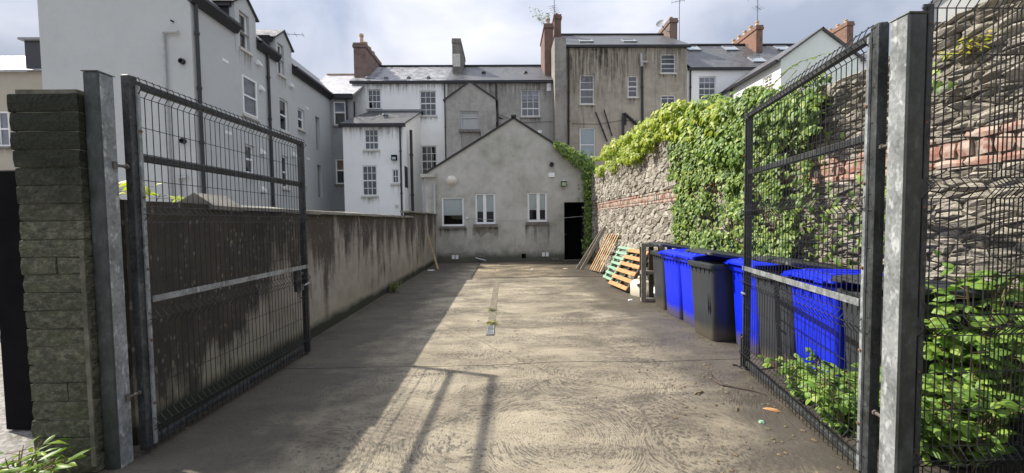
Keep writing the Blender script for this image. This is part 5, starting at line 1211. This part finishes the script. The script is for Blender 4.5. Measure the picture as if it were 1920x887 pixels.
# lime creeper along the far top of the wall
cr = thing('creeper', 'lime green creeper spilling over the far top of the stone wall', 'creeper', (WX, 10.5, 3.3))
UP = [(1114, 292), (1135, 275), (1160, 258), (1195, 240), (1225, 218), (1240, 205), (1268, 196), (1300, 186), (1340, 196), (1370, 196)]
DN = [(1114, 325), (1135, 322), (1165, 315), (1195, 292), (1225, 270), (1250, 262), (1275, 246), (1300, 262), (1340, 250), (1370, 240)]
def outline(lst, x): return float(np.interp(x, [a for a, _ in lst], [b for _, b in lst]))
P_, N_, T_, S_ = [], [], [], []
clumps = []
for i in range(150):
    px_ = 1116 + 240 * random.random() ** 1.0; t = rnd(.05, 1); py_ = outline(UP, px_) * (1 - t) + outline(DN, px_) * t
    c = at(px_, py_, X=WX - rnd(-.15, .28)); clumps.append((c, rnd(.10, .22)))
for c, s in clumps:
    for k in range(int(46 * s / .16)):
        d = Vector((random.gauss(0, 1), random.gauss(0, 1), random.gauss(0, 1))).normalized() * s * rnd(.4, 1.15); d.z *= .8
        P_.append(tuple(c + d)); N_.append((d.x * 3 - .5, d.y * 3 - .2, d.z * 3 + .7 * s * 3)); T_.append((d.x + rnd(-.05, .05), d.y + rnd(-.05, .05), -.12)); S_.append(rnd(.055, .11))
foliage('foliage', 'creeper_leaf', cr, P_, N_, T_, S_, 'ivy')
b = MB()
for i in range(14):
    c = clumps[i * 7][0]; b.tube([(WX + .1, c.y + .2, 3.2), tuple(c.lerp(Vector((WX + .1, c.y, 3.3)), .4)), tuple(c)], [.012, .009, .004], 5)
tag(b.build('vine_stem', 'stem', cr), kind='stuff')
# green creeper heaped on the wall above the ivy
cg = thing('creeper', 'mid green creeper heaped on the wall top above the ivy', 'creeper', (WX, 5.5, 3.2))
P_, N_, T_, S_ = [], [], [], []; clumps = []
UP2 = [(1290, 186), (1340, 188), (1380, 184), (1420, 178), (1460, 174), (1500, 172), (1535, 180)]; DN2 = [(1290, 270), (1340, 290), (1380, 290), (1420, 265), (1460, 250), (1500, 215), (1535, 200)]
for i in range(130):
    px_ = rnd(1290, 1520); t = rnd(.05, 1); c = at(px_, outline(UP2, px_) * (1 - t) + outline(DN2, px_) * t, X=WX - rnd(-.1, .26)); clumps.append((c, rnd(.08, .17)))
for c, s in clumps:
    for k in range(int(40 * s / .14)):
        d = Vector((random.gauss(0, 1), random.gauss(0, 1), random.gauss(0, 1))).normalized() * s * rnd(.4, 1.15)
        P_.append(tuple(c + d)); N_.append((d.x * 3 - .5, d.y * 3 - .2, d.z * 3 + .5)); T_.append((d.x + rnd(-.05, .05), d.y + rnd(-.08, .08), -.1)); S_.append(rnd(.05, .10))
foliage('foliage', 'green_creeper_leaf', cg, P_, N_, T_, S_, 'oval')
b = MB()
for i in range(12): c = clumps[i * 9][0]; b.tube([(WX + .1, c.y + .2, 3.0), tuple(c.lerp(Vector((WX + .1, c.y, 3.2)), .4)), tuple(c)], [.012, .009, .004], 5)
tag(b.build('vine_stem', 'stem', cg), kind='stuff')
# long shoots reaching out over the gate top
sh_ = thing('creeper_shoot', 'long bare creeper shoot reaching right above the right gate', 'creeper', (WX, 5, 3.2))
b = MB(); P_, N_, T_, S_ = [], [], [], []
for pts in ([(1425, 205), (1450, 180), (1490, 155), (1520, 140), (1548, 132)], [(1440, 190), (1470, 172), (1500, 168)], [(1395, 190), (1418, 168), (1448, 160), (1480, 128), (1500, 116), (1548, 100)]):
    w3 = [at(x, y, X=WX - .1) for x, y in pts]; b.tube(w3, [.012 - .002 * i for i in range(len(w3))], 5)
    for i in range(len(w3) - 1):
        for k in range(9):
            p = w3[i].lerp(w3[i + 1], rnd(0, 1)); P_.append(tuple(p)); N_.append((rnd(-.6, .2), rnd(-.5, .5), 1)); T_.append((rnd(-1, .5), rnd(-1, 1), rnd(-.8, .3))); S_.append(rnd(.04, .09))
    for k in range(6):
        p = w3[0].lerp(w3[-1], rnd(.2, .9)); b.tube([p, p + Vector((rnd(-.1, 0), rnd(.05, .2), -rnd(.08, .2)))], [.005, .002], 4)
b.build('stem', 'stem', sh_); foliage('foliage', 'green_creeper_leaf', sh_, P_, N_, T_, S_, 'lance')
# ivy on the gable verge and down its corner
vi = thing('ivy', 'ivy trailing down the right verge and corner of the gable building', 'ivy', (3.2, GY, 3))
P_, N_, T_, S_ = [], [], [], []
for i in range(2600):
    if i < 1500: t = rnd(0, 1); px_ = 1040 + 75 * t; py_ = 270 + 48 * t + random.gauss(0, 3 + 7 * t)
    else: py_ = rnd(310, 480); px_ = 1106 + random.gauss(0, 8 if py_ < 380 else 5); 
    c = at(px_, py_, Y=GY - .05 - rnd(0, .25)); P_.append(tuple(c)); N_.append((rnd(-.7, .4), -1, rnd(-.2, .9))); T_.append((rnd(-.6, .6), 0, -1)); S_.append(rnd(.06, .13))
foliage('foliage', 'ivy_leaf', vi, P_, N_, T_, S_, 'ivy')
b = MB()
for i in range(5): x = rnd(3.2, 3.45); b.tube([(x, GY - .05, .02), (x + rnd(-.05, .05), GY - .06, 1.2), (x + rnd(-.05, .05), GY - .05, 2.4), (x, GY - .05, 3.3)], [.02, .016, .012, .006], 5)
tag(b.build('vine_stem', 'stem', vi), kind='stuff')

def bush(name, label, cat, base, spread, stems, leaf, shape, lsize, mat, per=9, lean=(0, 0), tri=False):
    t = thing(name, label, cat, base); b = MB(); P_, N_, T_, S_ = [], [], [], []
    for i in range(stems):
        a = rnd(0, 2 * math.pi); r0 = rnd(0, .25) * spread[0]; h = rnd(.55, 1) * spread[1]
        p = Vector((base[0] + math.cos(a) * r0, base[1] + math.sin(a) * r0, base[2])); d = Vector((math.cos(a) * spread[0] * rnd(.4, 1) + lean[0], math.sin(a) * spread[0] * rnd(.4, 1) + lean[1], h))
        pts = [p + Vector((d.x * f ** 1.6, d.y * f ** 1.6, d.z * (f - .18 * f ** 3))) for f in (0, .25, .5, .75, 1)]
        b.tube(pts, [.006, .0055, .0045, .0035, .002], 5)
        for k in range(per):
            f = rnd(.18, 1.02); j = min(3, int(f * 4)); q = pts[j].lerp(pts[j + 1], f * 4 - j)
            aa = rnd(0, 2 * math.pi); out_ = Vector((math.cos(aa), math.sin(aa), rnd(-.1, .35))); st_ = q + out_ * rnd(.03, .09)
            b.tube([q, st_], .0022, 3, False)
            dirs = [0] if not tri else [0, 1.25, -1.25]
            for w2 in dirs:
                o2 = Vector((math.cos(aa + w2), math.sin(aa + w2), rnd(-.35, .1))); P_.append(tuple(st_)); T_.append(tuple(o2)); N_.append((rnd(-1.1, .5), rnd(-1.0, .5), 1)); S_.append(rnd(.6, 1) * rnd(*lsize) * 1.12 * (1 if w2 == 0 else .82))
    tag(b.build('stem', 'stem', t), kind='stuff'); foliage('foliage', mat, t, P_, N_, T_, S_, shape); return t
BR = 'bramble_leaf'
bush('bramble', 'low bramble at the foot of the right gate beside the blue bin', 'bramble', (2.62, 3.10, 0), (.32, .5), 15, None, 'oval', (.05, .09), BR, 11, tri=True)
bush('bramble', 'bramble sprawling between right gate hinge and grey bin', 'bramble', (2.50, 2.62, 0), (.32, .62), 19, None, 'oval', (.05, .09), BR, 11, tri=True)
bush('bramble', 'tall bramble behind the mesh fence, nearest the gate post', 'bramble', (2.60, 2.34, 0), (.26, .72), 22, None, 'oval', (.05, .09), BR, 12, tri=True)
bush('bramble', 'tall leafy bramble behind the mesh fence at right edge', 'bramble', (3.06, 2.34, 0), (.34, 1.6), 40, None, 'oval', (.055, .10), BR, 14, tri=True)
bush('bramble', 'dark bramble low in the right corner behind the fence', 'bramble', (2.82, 2.24, 0), (.34, .8), 24, None, 'oval', (.05, .09), BR, 10, tri=True)
bush('leafy_weed', 'broad leaved weed at the foot of the mossy pier', 'weed', (-2.76, 2.10, 0), (.24, .40), 24, None, 'lance', (.07, .13), 'green_creeper_leaf', 12)
bush('buddleia', 'yellow green shrub peeping over the wall behind the left gate', 'shrub', (-3.35, 3.55, 1.4), (.34, .70), 12, None, 'lance', (.10, .17), 'pale_leaf', 10)
c_ = at(738, 548, Z=0); bush('weed', 'green weed growing at the foot of the left wall', 'weed', (c_.x, c_.y, 0), (.14, .34), 14, None, 'lance', (.05, .09), 'weed_leaf', 9)
bush('weed', 'thin weed growing from the stone wall base behind the jerrycan', 'weed', (3.36, 8.0, 0), (.2, .75), 14, None, 'lance', (.06, .1), 'weed_leaf', 10)
bush('weed', 'tall dry weed beside the upright pallet at the wall', 'weed', (3.36, 7.3, .0), (.16, 1.35), 10, None, 'lance', (.05, .08), 'pale_leaf', 14)
bush('weed', 'tiny weed in the drain channel nearest the gates', 'weed', (-.22, 5.75, .0), (.07, .06), 9, None, 'lance', (.03, .05), 'pale_leaf', 5)
bush('weed', 'tiny weed in the drain channel farther from the gates', 'weed', (-.23, 6.65, .0), (.07, .06), 8, None, 'lance', (.03, .05), 'weed_leaf', 5)
bush('weed', 'dark weeds beside the dark doorway at the wall corner', 'weed', (3.25, 14.2, 0), (.3, .8), 14, None, 'lance', (.07, .12), 'weed_leaf', 9)
p = at(1020, 42, Y=TY + 1.1); bush('buddleia', 'wispy buddleia sprouting from the red brick chimney top', 'shrub', (p.x, TY + 1.2, p.z - .1), (.75, 1.35), 9, None, 'lance', (.16, .28), 'weed_leaf', 9, lean=(-.3, 0))
p = at(1830, 85, X=WX); bush('fern', 'pale fern tuft growing high in the slaty stones', 'fern', (WX - .05, p.y, p.z - .08), (.12, .14), 12, None, 'lance', (.04, .07), 'pale_leaf', 6)

# moss and soil along the wall feet, litter, twig
sb = MB(); nx, ny_ = 10, 40
for i in range(nx + 1):
    for j in range(ny_ + 1):
        x = 2.30 + 1.2 * i / nx; y = .6 + 3.2 * j / ny_; e = min(1, (x - (2.05 + .47 * (y - 2.1) / 1.8 if y > 2.1 else 2.05)) / .3) if True else 1
        sb.v.append((x, y, max(.0035, .05 * max(0, min(1, e)) * (1 + .6 * mn.noise((x * 4, y * 4, 0)))) if i else -.02))
for i in range(nx):
    for j in range(ny_): a = i * (ny_ + 1) + j; sb.f.append((a, a + ny_ + 1, a + ny_ + 2, a + 1))
tag(sb.build('soil_bed', 'soil', None, 60), kind='structure')
lt = MB()
def chip(x, y, r_, z=.004):
    n = random.choice((4, 5, 6)); a0 = rnd(0, 6); h = rnd(.004, .012); pts = [(x + r_ * rnd(.6, 1.3) * math.cos(a0 + 6.283 * k / n), y + r_ * rnd(.6, 1.3) * math.sin(a0 + 6.283 * k / n)) for k in range(n)]
    lt.add([(a, b_, z) for a, b_ in pts] + [(x, y, z + h)], [(k, (k + 1) % n, n) for k in range(n)])
for i in range(110): chip(rnd(1.35, 2.5), rnd(1.9, 4.0), rnd(.006, .022))
for i in range(120): y = rnd(2.7, 12); chip(-2.68 + abs(random.gauss(0, .14)) + .02, y, rnd(.006, .022))
for i in range(130): y = rnd(6.5, 14); chip(3.35 - abs(random.gauss(0, .35)), y, rnd(.01, .035))
for i in range(60): chip(rnd(-2.4, 2.6), rnd(2, 14.5), rnd(.005, .018))
tag(lt.build('leaf_litter', 'litter_leaf'), 'scattered dead leaves and grit on the concrete', 'litter', kind='stuff')
tw = [at(*q, Z=.012) for q in ((1327, 692), (1333, 702), (1336, 709), (1342, 715), (1355, 722), (1380, 726), (1410, 732), (1438, 739))]
b = MB(); b.tube(tw, [.005, .006, .006, .006, .008, .007, .006, .004], 6); b.tube([tw[4], tw[4] + Vector((.03, .12, .004))], .004, 5); tag(b.build('twig', 'wood_dark'), 'long crooked twig lying on the concrete by the right gate', 'twig')
def bit(name, lab, cat, px_, py_, l, wd, mat, ang):
    c = at(px_, py_, Z=0); b = MB(); d = Vector((math.cos(ang), math.sin(ang), 0)); e = Vector((-d.y, d.x, 0)); pts = []
    for k in range(10): a = 6.283 * k / 10; pts.append(c + d * l / 2 * math.cos(a) * rnd(.85, 1.1) + e * wd / 2 * math.sin(a) * rnd(.7, 1.2))
    b.add([tuple(q + Vector((0, 0, .004))) for q in pts] + [tuple(q * .6 + c * .4 + Vector((0, 0, .018))) for q in pts], [tuple(range(10))[::-1], tuple(range(10, 20))] + [(k, (k + 1) % 10, 10 + (k + 1) % 10, 10 + k) for k in range(10)])
    return tag(b.build(name, mat), lab, cat)
bit('dead_leaf', 'curled orange dead leaf on the concrete near the right gate', 'leaf', 1448, 770, .13, .035, 'wood_new', -.5)
bit('pale_leaf', 'flat pale green leaf on the concrete near the right gate', 'leaf', 1428, 793, .05, .04, 'green_plastic', .2)
bit('plastic_scrap', 'white plastic scrap beside the left lath at the gable', 'scrap', 808, 507, .3, .12, 'pvc', .2)
bit('brick_lump', 'pink broken brick lying before the dark doorway', 'brick', 1060, 504, .2, .13, 'terracotta', .2)
bit('paper_scrap', 'small white scrap on the far concrete in front of the gable', 'scrap', 998, 505, .16, .07, 'pvc', .7)
bit('paper_scrap', 'small white scrap on the concrete near the upright pallet', 'scrap', 1182, 563, .12, .07, 'pvc', .4)
bit('stick', 'short dark stick on the concrete left of the twig', 'stick', 1310, 738, .13, .022, 'stem', .35)
bit('stick', 'short dark stick on the concrete nearest the camera by the right gate', 'stick', 1381, 768, .09, .02, 'stem', 1.0)
